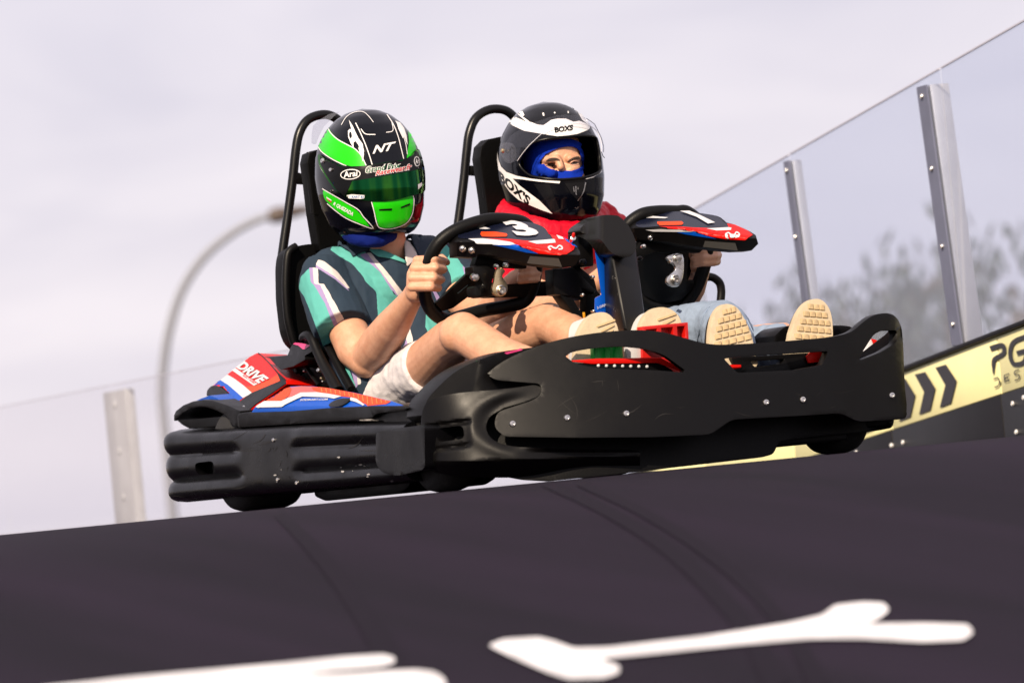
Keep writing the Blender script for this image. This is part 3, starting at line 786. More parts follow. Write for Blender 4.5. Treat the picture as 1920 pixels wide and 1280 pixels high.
# ---- side pod with stickers
def xs_(x0, y0, k): return lambda px, py: Q(px, py, x=x0+max(0, y0-py)*k)
pod_surf = xs_(-.625, 762, .0016)
flange = rnd([(445, 779), (449, 774), (471, 773), (540, 771), (618, 764.5), (690, 761.5), (758, 761), (764, 766), (757, 769), (712, 774), (703, 777), (696, 785), (540, 795), (446, 801)], 4, 3)
panel('side_pod_flange', flange, MT['plastic'], kart, lambda x, y: Q(x, y, x=-.635), Vector((.12, 0, 0)), (), 20, .004, 2)
lowpod = [(471, 774), (479, 762), (504, 748), (537, 728), (545, 724.5), (563, 723.4), (587, 724), (618, 728), (665, 736), (696, 743), (735, 752), (752, 758), (757, 763), (690, 765), (618, 768), (540, 775)]
lp = panel('side_pod', lowpod, MT['blue'], kart, pod_surf, Vector((.05, 0, -.02)), (), 5, .0015, 2)
lpb = bvh_of(lp)
def st(poly, m, par, bv, off=.0012, name='sticker', step=3): return decal(name, poly, m, par, bv, off, step=step)
MT['salmon'] = mat('salmon_sticker', lin((238, 92, 80)), .35, coat=.2)
st(Z3([(285, 672), (420, 682), (500, 692), (800, 748), (1000, 792), (1240, 850), (1180, 882), (960, 903), (930, 880), (800, 820), (760, 802), (650, 790), (500, 762), (370, 742), (305, 715)]), MT['orange'], lp, lpb)
st(Z3([(40, 682), (160, 668), (285, 672), (305, 715), (370, 742), (180, 745), (60, 795), (0, 830), (0, 760)]), MT['salmon'], lp, lpb, .0016)
st(Z2([(1130, 838), (1200, 788), (1390, 695), (1440, 680), (1455, 710), (1425, 785), (1340, 848), (1150, 856)]), MT['orange'], lp, lpb, .0022)
st(Z2([(1030, 912), (1130, 850), (1335, 850), (1410, 815)])+Z3([(60, 797), (160, 748), (350, 744), (500, 764), (650, 792), (560, 822), (480, 806), (180, 796), (100, 832), (0, 880)])+Z2([(1340, 915), (1060, 922)]), MT['white'], lp, lpb, .0030)
st(Z3([(760, 805), (830, 822), (930, 896), (905, 902), (820, 862), (745, 840)]), MT['white'], lp, lpb, .0030)
orient(lettering('SODIKART.COM', Z3([(158, 822), (486, 814), (478, 838), (148, 846)]), MT['white'], lp, lambda x, y: cast(lpb, x, y, .0022), bold=.02))
MT['amber'] = mat('amber_line', lin((255, 150, 60)), .4)
for i in range(15):
    u = 400+i*55; y0 = interp(u, [285, 500, 800, 1000, 1240], [672, 692, 748, 792, 850])+8; y1 = interp(u, [300, 500, 650, 800, 960, 1200], [735, 760, 786, 815, 895, 872])-8
    if y1-y0 > 12: st(Z3([(u, y0), (u+9, y0), (u+19, y1), (u+10, y1)]), MT['amber'], lp, lpb, .0022, 'lamp_rib', None)
cap = panel('filler_cap', crom(Z3([(515, 890), (560, 845), (640, 812), (720, 808), (770, 818), (720, 870), (640, 905), (560, 908)]), 3, True), MT['plastic'], lp, lambda x, y: pod_surf(x, y)+Vector((-.008, 0, 0)), Vector((.015, 0, 0)), (), None, .004, 3)
# rear fairing
body_surf = xs_(-.60, 775, .0017)
body = Z2([(505, 660), (560, 615), (600, 592), (690, 515), (850, 392), (950, 312), (1035, 268), (1050, 268), (1110, 312), (1200, 405), (1290, 510), (1390, 600), (1395, 640), (1180, 790), (1020, 900), (965, 950), (830, 962), (800, 880), (700, 745), (620, 670)])
rb = panel('rear_fairing', body, MT['red'], kart, body_surf, Vector((.10, .03, -.01)), (), 5, .002, 2)
rbb = bvh_of(rb)
st(Z2([(505, 660), (560, 615), (600, 595), (690, 650), (790, 735), (872, 808), (808, 850), (780, 850), (700, 745), (620, 672)]), MT['blue'], rb, rbb)
st(Z2([(600, 594), (685, 528), (770, 578), (880, 660), (980, 748), (872, 808), (790, 735), (690, 650)]), MT['white'], rb, rbb)
st(Z2([(900, 672), (1010, 665), (1080, 640), (1190, 590), (1295, 520), (1316, 595), (1305, 615), (980, 748)]), MT['orange'], rb, rbb, .0018)
st(Z2([(1035, 268), (1050, 268), (1110, 312), (1200, 405), (1290, 510), (1390, 600), (1330, 606), (1316, 595), (1285, 520), (1180, 395), (1090, 305)]), MT['plastic'], rb, rbb, .0022)
st(Z2([(1316, 612), (1385, 600), (1392, 640), (1180, 785), (1015, 898), (960, 948), (832, 955), (822, 900), (850, 845), (980, 752)]), MT['plastic'], rb, rbb, .0032)
orient(lettering('DRIVE', Z2([(893, 372), (1190, 578), (1062, 642), (790, 446)]), MT['white'], rb, lambda x, y: cast(rbb, x, y, .0032), bold=.045, sub=10))
st(Z2([(786, 456), (1050, 642), (1006, 666), (740, 480)]), MT['white'], rb, rbb, .0026)
orient(lettering('ELECT KART', Z2([(890, 532), (1038, 636), (1012, 652), (872, 550)]), MT['red'], rb, lambda x, y: cast(rbb, x, y, .0040), bold=.01))
lathe('pod_bolt', cast(rbb, 458, 767, .0), (-1, 0, .4), [(0, .010), (.004, .010), (.008, .006), (.009, .0003)], MT['steel'], rb, 14)
sw = panel('fairing_lip', crom(Z2([(455, 780), (458, 720), (500, 668), (550, 655), (620, 692), (700, 762), (780, 850), (830, 962), (760, 940), (690, 900), (620, 845), (540, 795), (470, 775)]), 2, True), MT['plastic'], kart, lambda x, y: body_surf(x, y)+Vector((-.006, 0, 0)), Vector((.05, 0, 0)), (), 12, .003, 2)
fend = Z2([(38, 1012), (60, 962), (150, 892), (260, 848), (380, 826), (500, 836), (600, 866), (700, 902), (832, 962), (832, 1152), (722, 1132), (700, 1062), (640, 1002), (540, 952), (430, 916), (340, 910), (240, 930), (140, 988), (70, 1060), (38, 1082)])
panel('wheel_fender', fend, MT['plastic'], kart, lambda x, y: Q(x, y, x=-.625), Vector((.22, .02, 0)), (), 12, .004, 2)
st_ = panel('fender_top', Z2([(310, 834), (400, 800), (470, 775), (540, 800), (620, 850), (680, 886), (600, 868), (500, 840), (380, 830)]), MT['blue'], kart, lambda x, y: Q(x, y, x=-.60), Vector((.12, 0, 0)), (), 12, 0)
panel('fender_liner', rnd(Z2([(60, 1055), (140, 980), (240, 922), (350, 900), (540, 945), (700, 1050), (830, 1140), (830, 1200), (270, 1196), (140, 1130)]), 4, 2), MT['seat'], kart, lambda x, y: Q(x, y, x=-.40), Vector((.02, 0, 0)), (), None, .002)
deck = Z2([(1120, 314), (1250, 310), (1400, 296)])+Z3([(20, 232), (48, 165), (90, 142), (170, 150), (280, 175), (300, 240), (200, 300), (205, 345), (60, 428), (0, 440), (-80, 470), (-140, 420), (-220, 330)])
dk = panel('engine_deck', deck, MT['plastic'], kart, lambda x, y: Q(x, y, x=-.50+max(0, 700-y)*.001), Vector((.25, .02, 0)), (), 10, .004, 2)
st(Z3([(62, 162), (90, 144), (170, 152), (276, 176), (210, 222), (180, 224), (130, 180)]), MT['pink'], dk, bvh_of(dk))
# dark engine block with fasteners behind the seat arm
panel('engine_cover', rnd(Z3([(-60, 430), (180, 320), (360, 300), (520, 640), (540, 720), (100, 740), (-60, 640)]), 4, 2), MT['seat'], kart, lambda x, y: Q(x, y, x=-.40), Vector((.25, 0, 0)), (), None, .004)
tube('linkage', [Q(*p, x=-.43) for p in Z3([(235, 455), (300, 560), (370, 650)])], .006, MT['plastic'], kart, 10, k=2)
tube('linkage', [Q(*p, x=-.43) for p in Z3([(110, 432), (240, 385), (360, 342)])], .0025, MT['steel'], kart, 8, k=1)
for (u, v), r, m in (((108, 485), .0075, 'plastic'), ((205, 480), .004, 'steel'), ((375, 470), .0075, 'steel'), ((410, 570), .0045, 'gold'), ((425, 608), .003, 'steel')):
    lathe('engine_bolt', Q(*Z3([(u, v)])[0], x=-.43), (-1, -.4, .1), [(-.02, r), (.003, r), (.006, r*.7), (.007, .0003)], MT[m], kart, 14)

# ---- seats, roll hoops, head rests
def seat(label, edge, back, head, br, hoop, y0):
    s = panel('seat', back, MT['seat'], kart, lambda x, y: Q(x, y, y=y0), Vector((0, .06, 0)), (), 16, .012, 3)
    tube('seat_rim', [Q(*p, y=y0-.015) for p in edge], .0115, MT['plastic'], s, 12)
    h = panel('head_rest', head, MT['seat'], kart, lambda x, y: Q(x, y, y=y0-.02-(600-y)*.0001), Vector((0, .05, 0)), (), 14, .012, 3)
    tube('head_rest_rim', [Q(*p, y=y0-.03) for p in head_edge(head)], .008, MT['plastic'], h, 10)
    yr = y0+.10
    tube('roll_hoop', [Q(*p, y=yr) for p in hoop], .0128, MT['tubeblack'], kart, 18)
    panel('hoop_bracket', br, MT['plastic'], kart, lambda x, y: Q(x, y, y=yr-.01), Vector((0, .02, 0)), (), None, .002)
def head_edge(h): return h[:4]
seat('', [(556, 462), (543, 471), (538, 490), (536, 540), (539, 590), (545, 620), (552, 645)],
     rnd([(533, 500), (536, 476), (548, 464), (572, 458), (602, 457), (640, 470), (700, 560), (720, 720), (620, 730), (575, 665), (549, 642), (541, 620), (534, 560)], 10, 3),
     [(588, 400), (581, 340), (576, 305), (580, 287), (594, 281), (640, 280), (660, 300), (660, 460), (600, 470)],
     [(556, 322), (580, 330), (581, 346), (555, 344)],
     [(528, 486), (533, 450), (541, 395), (549, 335), (555, 280), (562, 248), (576, 226), (598, 216), (620, 217), (640, 232), (652, 265), (662, 340), (672, 440), (680, 520)], 1.46)
seat('', [(868, 462), (866, 500), (868, 560)],
     rnd([(866, 500), (870, 470), (900, 450), (1000, 450), (1180, 460), (1190, 560), (1150, 640), (900, 640), (880, 600)], 10, 3),
     [(911, 370), (905, 330), (900, 296), (903, 274), (916, 261), (950, 254), (985, 270), (1000, 420), (920, 450)],
     [(883, 310), (904, 314), (905, 330), (882, 328)],
     [(850, 486), (856, 440), (863, 390), (870, 335), (875, 285), (880, 250), (892, 222), (914, 207), (938, 205), (958, 214), (975, 240), (985, 300), (995, 400), (1000, 500)], 1.46)
tube('seat_arm', [Q(*p, x=-.47) for p in Z3([(170, 105), (190, 70), (240, 55), (290, 100), (350, 240), (430, 410), (520, 570), (600, 720)])], [.010, .012, .013, .013, .0135, .0145, .016, .017], MT['plastic'], kart, 14)
tube('seat_arm', [Q(*p, x=-.42) for p in Z3([(420, 110), (520, 260), (640, 480), (760, 700)])], [.010, .012, .012, .012], MT['seat'], kart, 12)
# arm of the other seat, past the far driver
tube('seat_arm', [Q(*p, y=1.1) for p in Z5b([(1000, 615), (1060, 620), (1110, 660), (1125, 720), (1120, 800), (1110, 880)])], .0115, MT['plastic'], kart, 14)

# ---- steering: rim, spokes, hub, fairing
def wheel_plane(y0): return lambda px, py: hit_y(px, py, lambda x, z: y0-.55*(z-.53), .2, 1.3)
def steering(rim, spokes, y0):
    wp = wheel_plane(y0)
    r = tube('steering_wheel', [wp(*p) for p in rim], .0175, MT['grip'], kart, 16, closed=True)
    for poly, holes in spokes:
        panel('spoke', poly, MT['plastic'], r, lambda x, y: wp(x, y)+Vector((0, -.012, 0)), Vector((0, .02, .0)), holes, None, .003)
    return r
RIM1 = [(954, 412), (917, 412), (881, 421), (852, 433), (828, 450), (813, 470), (802, 497), (796, 527), (797, 555), (806, 578), (822, 594), (842, 599), (869, 592), (905, 582), (950, 574), (980, 566), (996, 545), (1006, 500), (1004, 450), (985, 420)]
sw1 = steering(RIM1, [(rnd([(813, 570), (880, 507), (897, 520), (902, 536), (846, 578), (826, 584)], 3, 2), [Z(760, 370, .2422, [(385, 745), (480, 668), (492, 672), (400, 748)])]),
                      (rnd([(884, 524), (940, 534), (1065, 524), (1096, 545), (1066, 553), (905, 559), (888, 552)], 4, 2), [])], .70)
RIM2 = Z5b([(860, 115), (780, 112), (640, 112), (520, 130), (430, 185), (390, 240), (370, 320), (370, 480), (400, 640), (470, 760), (560, 830), (700, 860), (800, 850), (880, 780), (940, 680), (985, 560), (1010, 470), (1010, 330), (960, 200)])
sw2 = steering(RIM2, [(Z5b([(470, 420), (700, 380), (860, 400), (860, 480), (840, 640), (900, 640), (900, 700), (800, 800), (640, 830), (500, 760), (440, 600)]), [])], .70)
# fairings
def fairing_surf(c, y0, slope):
    xs__ = [p[0] for p in c]; ys__ = [p[1] for p in c]; x0 = xs__[0]
    def f(px, py):
        k = interp(px, xs__, ys__); y = y0-slope*(px-x0)
        y += .0030*max(0, k-py) if py < k else .0009*(py-k)
        return Q(px, py, y=y)
    return f
F1 = crom(Z5([(112, 560), (108, 470), (122, 395), (178, 315), (290, 262), (460, 236), (700, 228), (900, 234), (1060, 252), (1175, 290), (1235, 335), (1275, 398)]), 3)+crom(Z5([(1300, 402), (1400, 425), (1500, 470), (1600, 542), (1660, 605), (1670, 670)]), 3)+Z5([(1620, 775), (1585, 800), (1500, 815), (1440, 820), (1000, 770), (800, 722), (600, 672), (385, 648), (350, 690), (115, 682)])
s1 = fairing_surf([(856, 452), (930, 455), (988, 462), (1040, 474), (1088, 478)], .60, .0011)
f1 = panel('steering_fairing', F1, MT['plastic'], kart, s1, Vector((0, .045, 0)), (), 4, .004, 2)
b1 = bvh_of(f1)
st(crom(Z5([(125, 425), (180, 320), (300, 268), (460, 242), (700, 234), (900, 240), (1060, 258), (1170, 296), (1230, 340), (1270, 405), (1330, 470), (1250, 478), (1080, 492), (950, 482), (800, 466), (600, 458), (380, 462), (240, 458), (140, 450)]), 2, True), MT['navy'], f1, b1, .0011)
st(Z5([(440, 462), (600, 460), (800, 468), (950, 484), (1080, 494), (1250, 480), (1330, 470), (1290, 410), (1400, 432), (1500, 476), (1600, 560), (1590, 600), (1500, 655), (1400, 660), (1150, 640), (1040, 590), (860, 530), (700, 490)]), MT['red'], f1, b1, .0019)
st(Z5([(255, 466), (440, 462), (620, 480), (780, 505), (860, 532), (560, 524), (380, 514)]), MT['white'], f1, b1, .0027)
st(Z5([(560, 526), (860, 534), (960, 568), (1080, 610), (1150, 640), (1000, 625), (850, 590), (700, 555)]), MT['blue'], f1, b1, .0027)
st(Z5([(1010, 505), (1080, 494), (1250, 480), (1330, 472), (1352, 478), (1362, 520), (1250, 530), (1120, 535)]), MT['white'], f1, b1, .0034)
st(Z5([(1370, 420), (1450, 448), (1465, 475), (1400, 470)]), MT['white'], f1, b1, .0034)
st(Z5([(1470, 460), (1560, 505), (1640, 580), (1600, 560), (1500, 500)]), MT['blue'], f1, b1, .0034)
st(Z5([(178, 322), (290, 270), (460, 244), (380, 275), (330, 305), (480, 322), (535, 340), (480, 346), (330, 335)]), MT['white'], f1, b1, .0027)
st(Z5([(420, 378), (600, 378), (740, 400), (752, 420), (735, 440), (560, 442), (430, 438), (410, 410)]), MT['orange'], f1, b1, .0027)
orient(lettering('3', Z5([(655, 242), (900, 238), (1215, 425), (885, 440)]), MT['white'], f1, lambda x, y: cast(b1, x, y, .0042), bold=.05, sub=8))
SGL = [(1300, 612), (1266, 582), (1300, 566), (1330, 586), (1372, 592), (1404, 560), (1438, 574), (1442, 602), (1398, 604)]
st(Z5(stroke(crom(SGL, 3), 19)), MT['white'], f1, b1, .0042, 'logo')
MT['paleface'] = mat('sun_sheen_grey', (.05, .048, .045), .35)  # pale colour stands in for sun sheen on the fairing's lower facet
st(Z5([(1040, 672), (1400, 700), (1445, 810), (1000, 762)]), MT['paleface'], f1, b1, .0012)
for x, y in Z5([(185, 585), (300, 605)]): lathe('stud', cast(b1, x, y, -.002), (-.5, -1, .1), [(0, .010), (.006, .0095), (.010, .006), (.012, .0003)], MT['steel'], f1, 16)
F2 = crom(Z5b([(452, 270), (455, 195), (500, 165), (640, 120), (760, 108), (870, 110), (960, 122), (1095, 145), (1150, 180)]), 3)+crom(Z5b([(1165, 195), (1230, 212), (1330, 255), (1392, 292)]), 3)+Z5b([(1412, 360), (1360, 412), (1250, 416), (1120, 405), (980, 387), (830, 367), (710, 345), (500, 330), (470, 315)])
s2 = fairing_surf([(1190, 426), (1280, 428), (1340, 440), (1425, 448)], .60, .0011)
f2 = panel('steering_fairing', F2, MT['plastic'], kart, s2, Vector((0, .045, 0)), (), 4, .004, 2)
b2 = bvh_of(f2)
st(crom(Z5b([(462, 220), (500, 172), (640, 126), (760, 113), (870, 115), (960, 128), (1090, 150), (1140, 190), (1185, 238), (1060, 242), (900, 236), (780, 228), (640, 226), (520, 236)]), 2, True), MT['navy'], f2, b2, .0011)
st(Z5b([(640, 230), (780, 230), (900, 238), (1060, 244), (1185, 240), (1170, 208), (1230, 216), (1330, 262), (1370, 295), (1310, 330), (1160, 322), (1040, 300), (920, 262), (800, 246)]), MT['red'], f2, b2, .0019)
st(Z5b([(540, 248), (660, 242), (800, 250), (920, 264), (760, 264), (600, 262)]), MT['white'], f2, b2, .0027)
st(Z5b([(780, 266), (920, 268), (1060, 308), (1090, 318), (960, 300), (860, 284)]), MT['blue'], f2, b2, .0027)
st(Z5b([(1010, 250), (1180, 240), (1205, 244), (1200, 262), (1090, 266)]), MT['white'], f2, b2, .0034)
st(Z5b([(500, 172), (640, 128), (600, 152), (715, 162), (690, 170), (560, 166)]), MT['white'], f2, b2, .0027)
st(Z5b([(630, 195), (820, 192), (832, 206), (820, 220), (650, 224), (630, 210)]), MT['orange'], f2, b2, .0027)
st(Z5b([(806, 116), (876, 114), (960, 148), (1078, 205), (1022, 214), (930, 160)]), MT['white'], f2, b2, .0042, 'lettering')
st(Z5b(stroke(crom([(1185, 312), (1162, 296), (1182, 284), (1200, 298), (1228, 300), (1242, 280), (1262, 290), (1264, 304), (1238, 306)], 3), 11)), MT['white'], f2, b2, .0042, 'logo')
st(Z5b([(1000, 336), (1235, 352), (1255, 412), (985, 382)]), MT['paleface'], f2, b2, .0012)  # same facet sheen, laid on as pale colour
lathe('stud', cast(b2, 1080+575*.2421, 370+315*.2421, -.002), (-.5, -1, .1), [(0, .008), (.006, .0075), (.010, .005), (.012, .0003)], MT['steel'], f2, 16)
# hub hardware
def hub(lever, nut, rn, extra, m, yh):
    l = panel('steering_lever', lever, MT[m], kart, lambda x, y: Q(x, y, y=yh), Vector((0, .012, 0)), (), None, .002)
    c = Q(*nut, y=yh); ax = (-.25, -1, -.1)
    n = lathe('nut', c, ax, [(0, rn), (.004, rn), (.005, rn*.85), (.010, rn*.85), (.014, rn*.62), (.022, rn*.6), (.022, rn*.36), (.012, rn*.36)], MT['steel'], l, 6*4)
    for (x, y), r in extra: lathe('bolt', Q(x, y, y=yh-.005), ax, [(-.02, r), (.006, r), (.010, r*.75), (.011, .0003)], MT['steel'], l, 14)
hub(crom(Z5([(640, 815), (605, 890), (585, 1000), (562, 1090), (585, 1160), (660, 1188), (730, 1155), (758, 1085), (742, 1010), (700, 955), (692, 915), (725, 870), (700, 830)]), 2, True), (939, 544), .0135, [((891, 520), .010), ((949, 497), .006), ((931, 499), .005)], 'gold', .56)
hub(crom(Z5b([(755, 440), (700, 470), (760, 520), (770, 560), (715, 610), (705, 660), (750, 692), (800, 685), (830, 620), (838, 520), (825, 440)]), 2, True), (1266, 524), .0135, [((1271, 483), .010), ((1258, 491), .005)], 'steel', .56)
panel('steering_bracket', Z5([(310, 800), (560, 790), (620, 850), (560, 1000), (600, 1180), (400, 1195), (340, 1150), (340, 1050), (450, 1040), (400, 950), (320, 900)]), MT['plastic'], kart, lambda x, y: Q(x, y, y=.60), Vector((0, .05, 0)), (), None, .004)
for p in ([(340, 1060), (410, 1050), (420, 1180), (350, 1185)],): panel('rubber_bush', rnd(Z5(p), 4, 3), MT['grip'], kart, lambda x, y: Q(x, y, y=.575), Vector((0, .05, 0)), (), None, .004)
for base in ([(380, 650), (600, 676), (1000, 775), (1000, 830), (330, 800)],): panel('fairing_bracket', Z5(base), MT['seat'], kart, lambda x, y: Q(x, y, y=.62), Vector((0, .03, 0)), (), None, .003)
panel('fairing_bracket', Z5b([(500, 335), (830, 370), (1000, 392), (960, 430), (860, 420), (600, 430), (480, 470), (450, 420)]), MT['seat'], kart, lambda x, y: Q(x, y, y=.62), Vector((0, .03, 0)), (), None, .003)
panel('steering_bracket', [(1037, 504), (1075, 501), (1119, 545), (1113, 551), (1090, 540), (1096, 562), (1075, 556), (1040, 552)], MT['plastic'], kart, lambda x, y: Q(x, y, y=.5), Vector((0, .05, 0)), (), None, .003)
panel('gear_bracket', [(1050, 552), (1075, 560), (1090, 585), (1108, 600), (1108, 650), (1085, 650), (1080, 600), (1066, 575)], MT['seat'], kart, lambda x, y: Q(x, y, y=.5), Vector((0, .05, 0)), (), None, .003)
box('yellow_tag', Q(1095, 591, y=.45), (.006, .004, .016), mat('yellow_label', lin((245, 170, 20)), .5), kart, .0008)

# ---- centre column
def carbon():
    m = mat('carbon_fibre', (.005, .005, .005), .34, spec=.22); t = m.node_tree; b = t.nodes['Principled BSDF']
    co = t.nodes.new('ShaderNodeTexCoord'); mp = t.nodes.new('ShaderNodeMapping'); mp.inputs['Rotation'].default_value = (.3, .75, 0)
    w = t.nodes.new('ShaderNodeTexWave'); w.inputs['Scale'].default_value = 60; w.inputs['Distortion'].default_value = 0.4
    r = t.nodes.new('ShaderNodeValToRGB'); r.color_ramp.elements[0].color = (.0015, .0015, .0015, 1); r.color_ramp.elements[1].color = (.009, .0082, .0078, 1)
    t.links.new(co.outputs['Object'], mp.inputs[0]); t.links.new(mp.outputs[0], w.inputs['Vector']); t.links.new(w.outputs['Color'], r.inputs[0]); t.links.new(r.outputs[0], b.inputs['Base Color'])
    return m
MT['carbon'] = carbon()
V = []
for v, (l, rg, rt_, y0) in {1: ((445, 1200), (562, 1200), (772, 1200), .24), 2: ((395, 800), (488, 800), (716, 800), .28), 3: ((345, 440), (425, 470), (668, 440), .33), 4: ((330, 330), (410, 330), (640, 330), .35)}.items():
    pl, pr, pg = (Z7([q])[0] for q in (l, rt_, rg))
    V += [Q(*pl, y=y0+.085), Q(*pg, y=y0), Q(*pr, y=y0+.03), Q(*pr, y=y0+.03)+Vector((.0, .10, 0)), Q(*pl, y=y0+.085)+Vector((.02, .08, 0))]
Fc = [(i*5+k, i*5+(k+1) % 5, i*5+5+(k+1) % 5, i*5+5+k) for i in range(3) for k in range(5)]+[tuple(range(5)), tuple(range(15, 20))]
bevel(mesh_obj('centre_column', V, Fc, MT['carbon'], kart), .012, 3)
ccap = crom(Z7([(300, 128), (370, 114), (450, 116), (495, 126), (550, 175), (600, 240), (640, 330), (655, 400), (640, 455), (590, 500), (520, 500), (440, 470), (385, 415), (330, 345), (250, 295), (150, 275), (140, 240), (190, 190)]), 3, True)
def cap_s(x, y):
    u = (x-1060)/.203; v = (y-380)/.203; e = 340-(u-340)*-.0
    return Q(x, y, y=.30+.10*sstep(360, 150, u)+.0006*max(0, 470-v)*.28)
panel('column_head', ccap, MT['carbon'], kart, cap_s, Vector((0, .07, 0)), (), 6, .010, 3)
panel('blue_side_plate', Z7([(258, 345), (332, 382), (436, 1060), (380, 1080), (268, 1080), (272, 882), (332, 850)]), MT['blue'], kart, lambda x, y: Q(x, y, y=.40), Vector((.01, .02, 0)), (), None, .001)
orient(lettering('2-DRIVE', Z7([(290, 962), (396, 920), (402, 946), (294, 982)]), MT['white'], kart, lambda x, y: Q(x, y, y=.396), bold=.02))
panel('column_bracket', rnd(Z7([(120, 265), (250, 300), (262, 585), (150, 590), (120, 480)]), 4, 3), MT['plastic'], kart, lambda x, y: Q(x, y, y=.50), Vector((0, .06, 0)), (), None, .005)
panel('column_plate', Z7([(0, 600), (130, 590), (270, 700), (300, 820), (335, 850), (275, 880), (270, 1080), (190, 1080), (200, 840), (120, 800), (60, 700)]), MT['seat'], kart, lambda x, y: Q(x, y, y=.54), Vector((0, .04, 0)), (), None, .003)
lathe('button', Q(*Z7([(72, 330)])[0], y=.40), (-.3, -1, .3), [(-.02, .007), (.004, .007), (.005, .0045)], MT['steel'], kart, 14)
lathe('button_cap', Q(*Z7([(76, 302)])[0], y=.395), (-.1, -.5, 1), [(-.004, .0045), (.004, .0045), (.007, .003), (.008, .0003)], MT['redplastic'], kart, 14)
for u, v, r, m in ((165, 548, .008, 'plastic'), (255, 685, .005, 'steel'), (160, 850, .004, 'steel'), (690, 515, .006, 'plastic'), (725, 402, .005, 'steel'), (260, 1000, .004, 'steel')):
    lathe('bolt', Q(*Z7([(u, v)])[0], y=.40), (-.3, -1, 0), [(-.02, r), (.004, r), (.007, r*.7), (.008, .0003)], MT[m], kart, 12)
panel('dash_panel', [(1205, 470), (1290, 470), (1300, 500), (1280, 560), (1215, 600), (1190, 590), (1195, 480)], MT['seat'], kart, lambda x, y: Q(x, y, y=.78), Vector((0, .05, 0)), (), None, .004)

# ---- pedals and what shows through the bumper openings
ped = panel('brake_pedal', [(1204, 612), (1290, 604), (1292, 640), (1208, 646)], MT['redplastic'], kart, lambda x, y: Q(x, y, y=.085), Vector((0, .03, 0)), [[(1212, 618), (1232, 616), (1233, 636), (1213, 638)], [(1240, 615), (1262, 613), (1264, 634), (1241, 635)], [(1270, 612), (1284, 611), (1286, 632), (1271, 633)]], None, .0015)
panel('pedal_back', [(1206, 613), (1289, 606), (1291, 640), (1209, 646)], MT['redplastic'], kart, lambda x, y: Q(x, y, y=.112), Vector((0, .004, 0)), (), None, 0)
panel('brake_pedal_arm', [(1204, 640), (1250, 636), (1290, 690), (1286, 712), (1206, 712)], MT['redplastic'], kart, lambda x, y: Q(x, y, y=.12), Vector((0, .02, 0)), (), None, .002)
panel('throttle_pedal', rnd([(1112, 630), (1166, 628), (1170, 700), (1116, 704)], 3, 2), MT['greenplastic'], kart, lambda x, y: Q(x, y, y=.09+.004*math.sin((x-1112)*.35)), Vector((0, .02, 0)), (), 4, .001)
panel('pedal_stop', [(1176, 650), (1206, 650), (1206, 700), (1180, 700)], MT['white'], kart, lambda x, y: Q(x, y, y=.13), Vector((0, .02, 0)), (), None, .002)
lb_ = panel('lamp_bar', rnd([(1075, 681), (1230, 676), (1262, 694), (1262, 712), (1085, 712)], 3, 2), MT['seat'], kart, lambda x, y: Q(x, y, y=.062), Vector((0, .03, 0)), (), None, .002)
panel('lamp_bar_film', [(1066, 677), (1120, 673), (1240, 671), (1285, 694), (1278, 697), (1232, 680), (1110, 682)], MT['red'], kart, lambda x, y: Q(x, y, y=.058), Vector((0, .006, .002)), (), None, .0005)
for i in range(7): lathe('light_diode', Q(1122+i*15.2, 685.3+i*.3, y=.06), (-.4, -1, .1), [(-.003, .0042), (.001, .0042), (.003, .003), (.004, .0003)], MT['white'], lb_, 12)
mb = panel('number_light', rnd(Z8([(560, 480), (1230, 440), (1220, 560), (1000, 590), (590, 610)]), 3, 2), MT['plastic'], kart, lambda x, y: Q(x, y, y=.085), Vector((0, .03, 0)), [rnd(Z8([(690, 505), (930, 490), (900, 525), (720, 545)]), 3, 2)], None, .003)
panel('side_reflector', Z8([(545, 530), (625, 530), (628, 552), (575, 560)]), MT['red'], mb, lambda x, y: Q(x, y, y=.078), Vector((0, .004, 0)), (), None, .0005)
panel('side_reflector', Z8([(1080, 470), (1120, 430), (1222, 432), (1190, 510), (1095, 518)]), MT['red'], mb, lambda x, y: Q(x, y, y=.074), Vector((0, .006, 0)), (), None, .001)
panel('far_fairing', rnd(Z8([(1440, 470), (1500, 420), (1520, 350), (1560, 360), (1640, 430), (1600, 520), (1440, 520)]), 4, 2), MT['white'], kart, lambda x, y: Q(x, y, y=.42), Vector((0, .06, 0)), (), None, .003)
panel('far_fairing_edge', Z8([(1530, 350), (1560, 358), (1650, 435), (1600, 450), (1550, 400)]), MT['red'], kart, lambda x, y: Q(x, y, y=.415), Vector((0, .004, 0)), (), None, .0)
panel('far_cowl', crom(Z8([(860, 345), (880, 310), (940, 265), (1040, 255), (1200, 262), (1320, 258), (1400, 275), (1440, 330), (1300, 420), (900, 420)]), 3, True), MT['plastic'], kart, lambda x, y: Q(x, y, y=.20), Vector((0, .12, 0)), (), 12, .008, 2)
# ------------------------------------------------------------------ drivers
from mathutils import noise as MN
def skinmat():
    m = mat('skin', (.52, .28, .175), .5, sss=.10, bump=.08, bscale=140); t = m.node_tree; b = t.nodes['Principled BSDF']
    co = t.nodes.new('ShaderNodeTexCoord')
    n = t.nodes.new('ShaderNodeTexNoise'); n.inputs['Scale'].default_value = 34; n.inputs['Detail'].default_value = 8; n.inputs['Roughness'].default_value = .65
    r = t.nodes.new('ShaderNodeValToRGB'); r.color_ramp.elements[0].position = .32; r.color_ramp.elements[1].position = .7
    r.color_ramp.elements[0].color = (.46, .225, .135, 1); r.color_ramp.elements[1].color = (.57, .315, .20, 1)
    t.links.new(co.outputs['Object'], n.inputs['Vector']); t.links.new(n.outputs['Fac'], r.inputs[0]); t.links.new(r.outputs[0], b.inputs['Base Color'])
    return m, r, n
MT['skin'] = skinmat()[0]
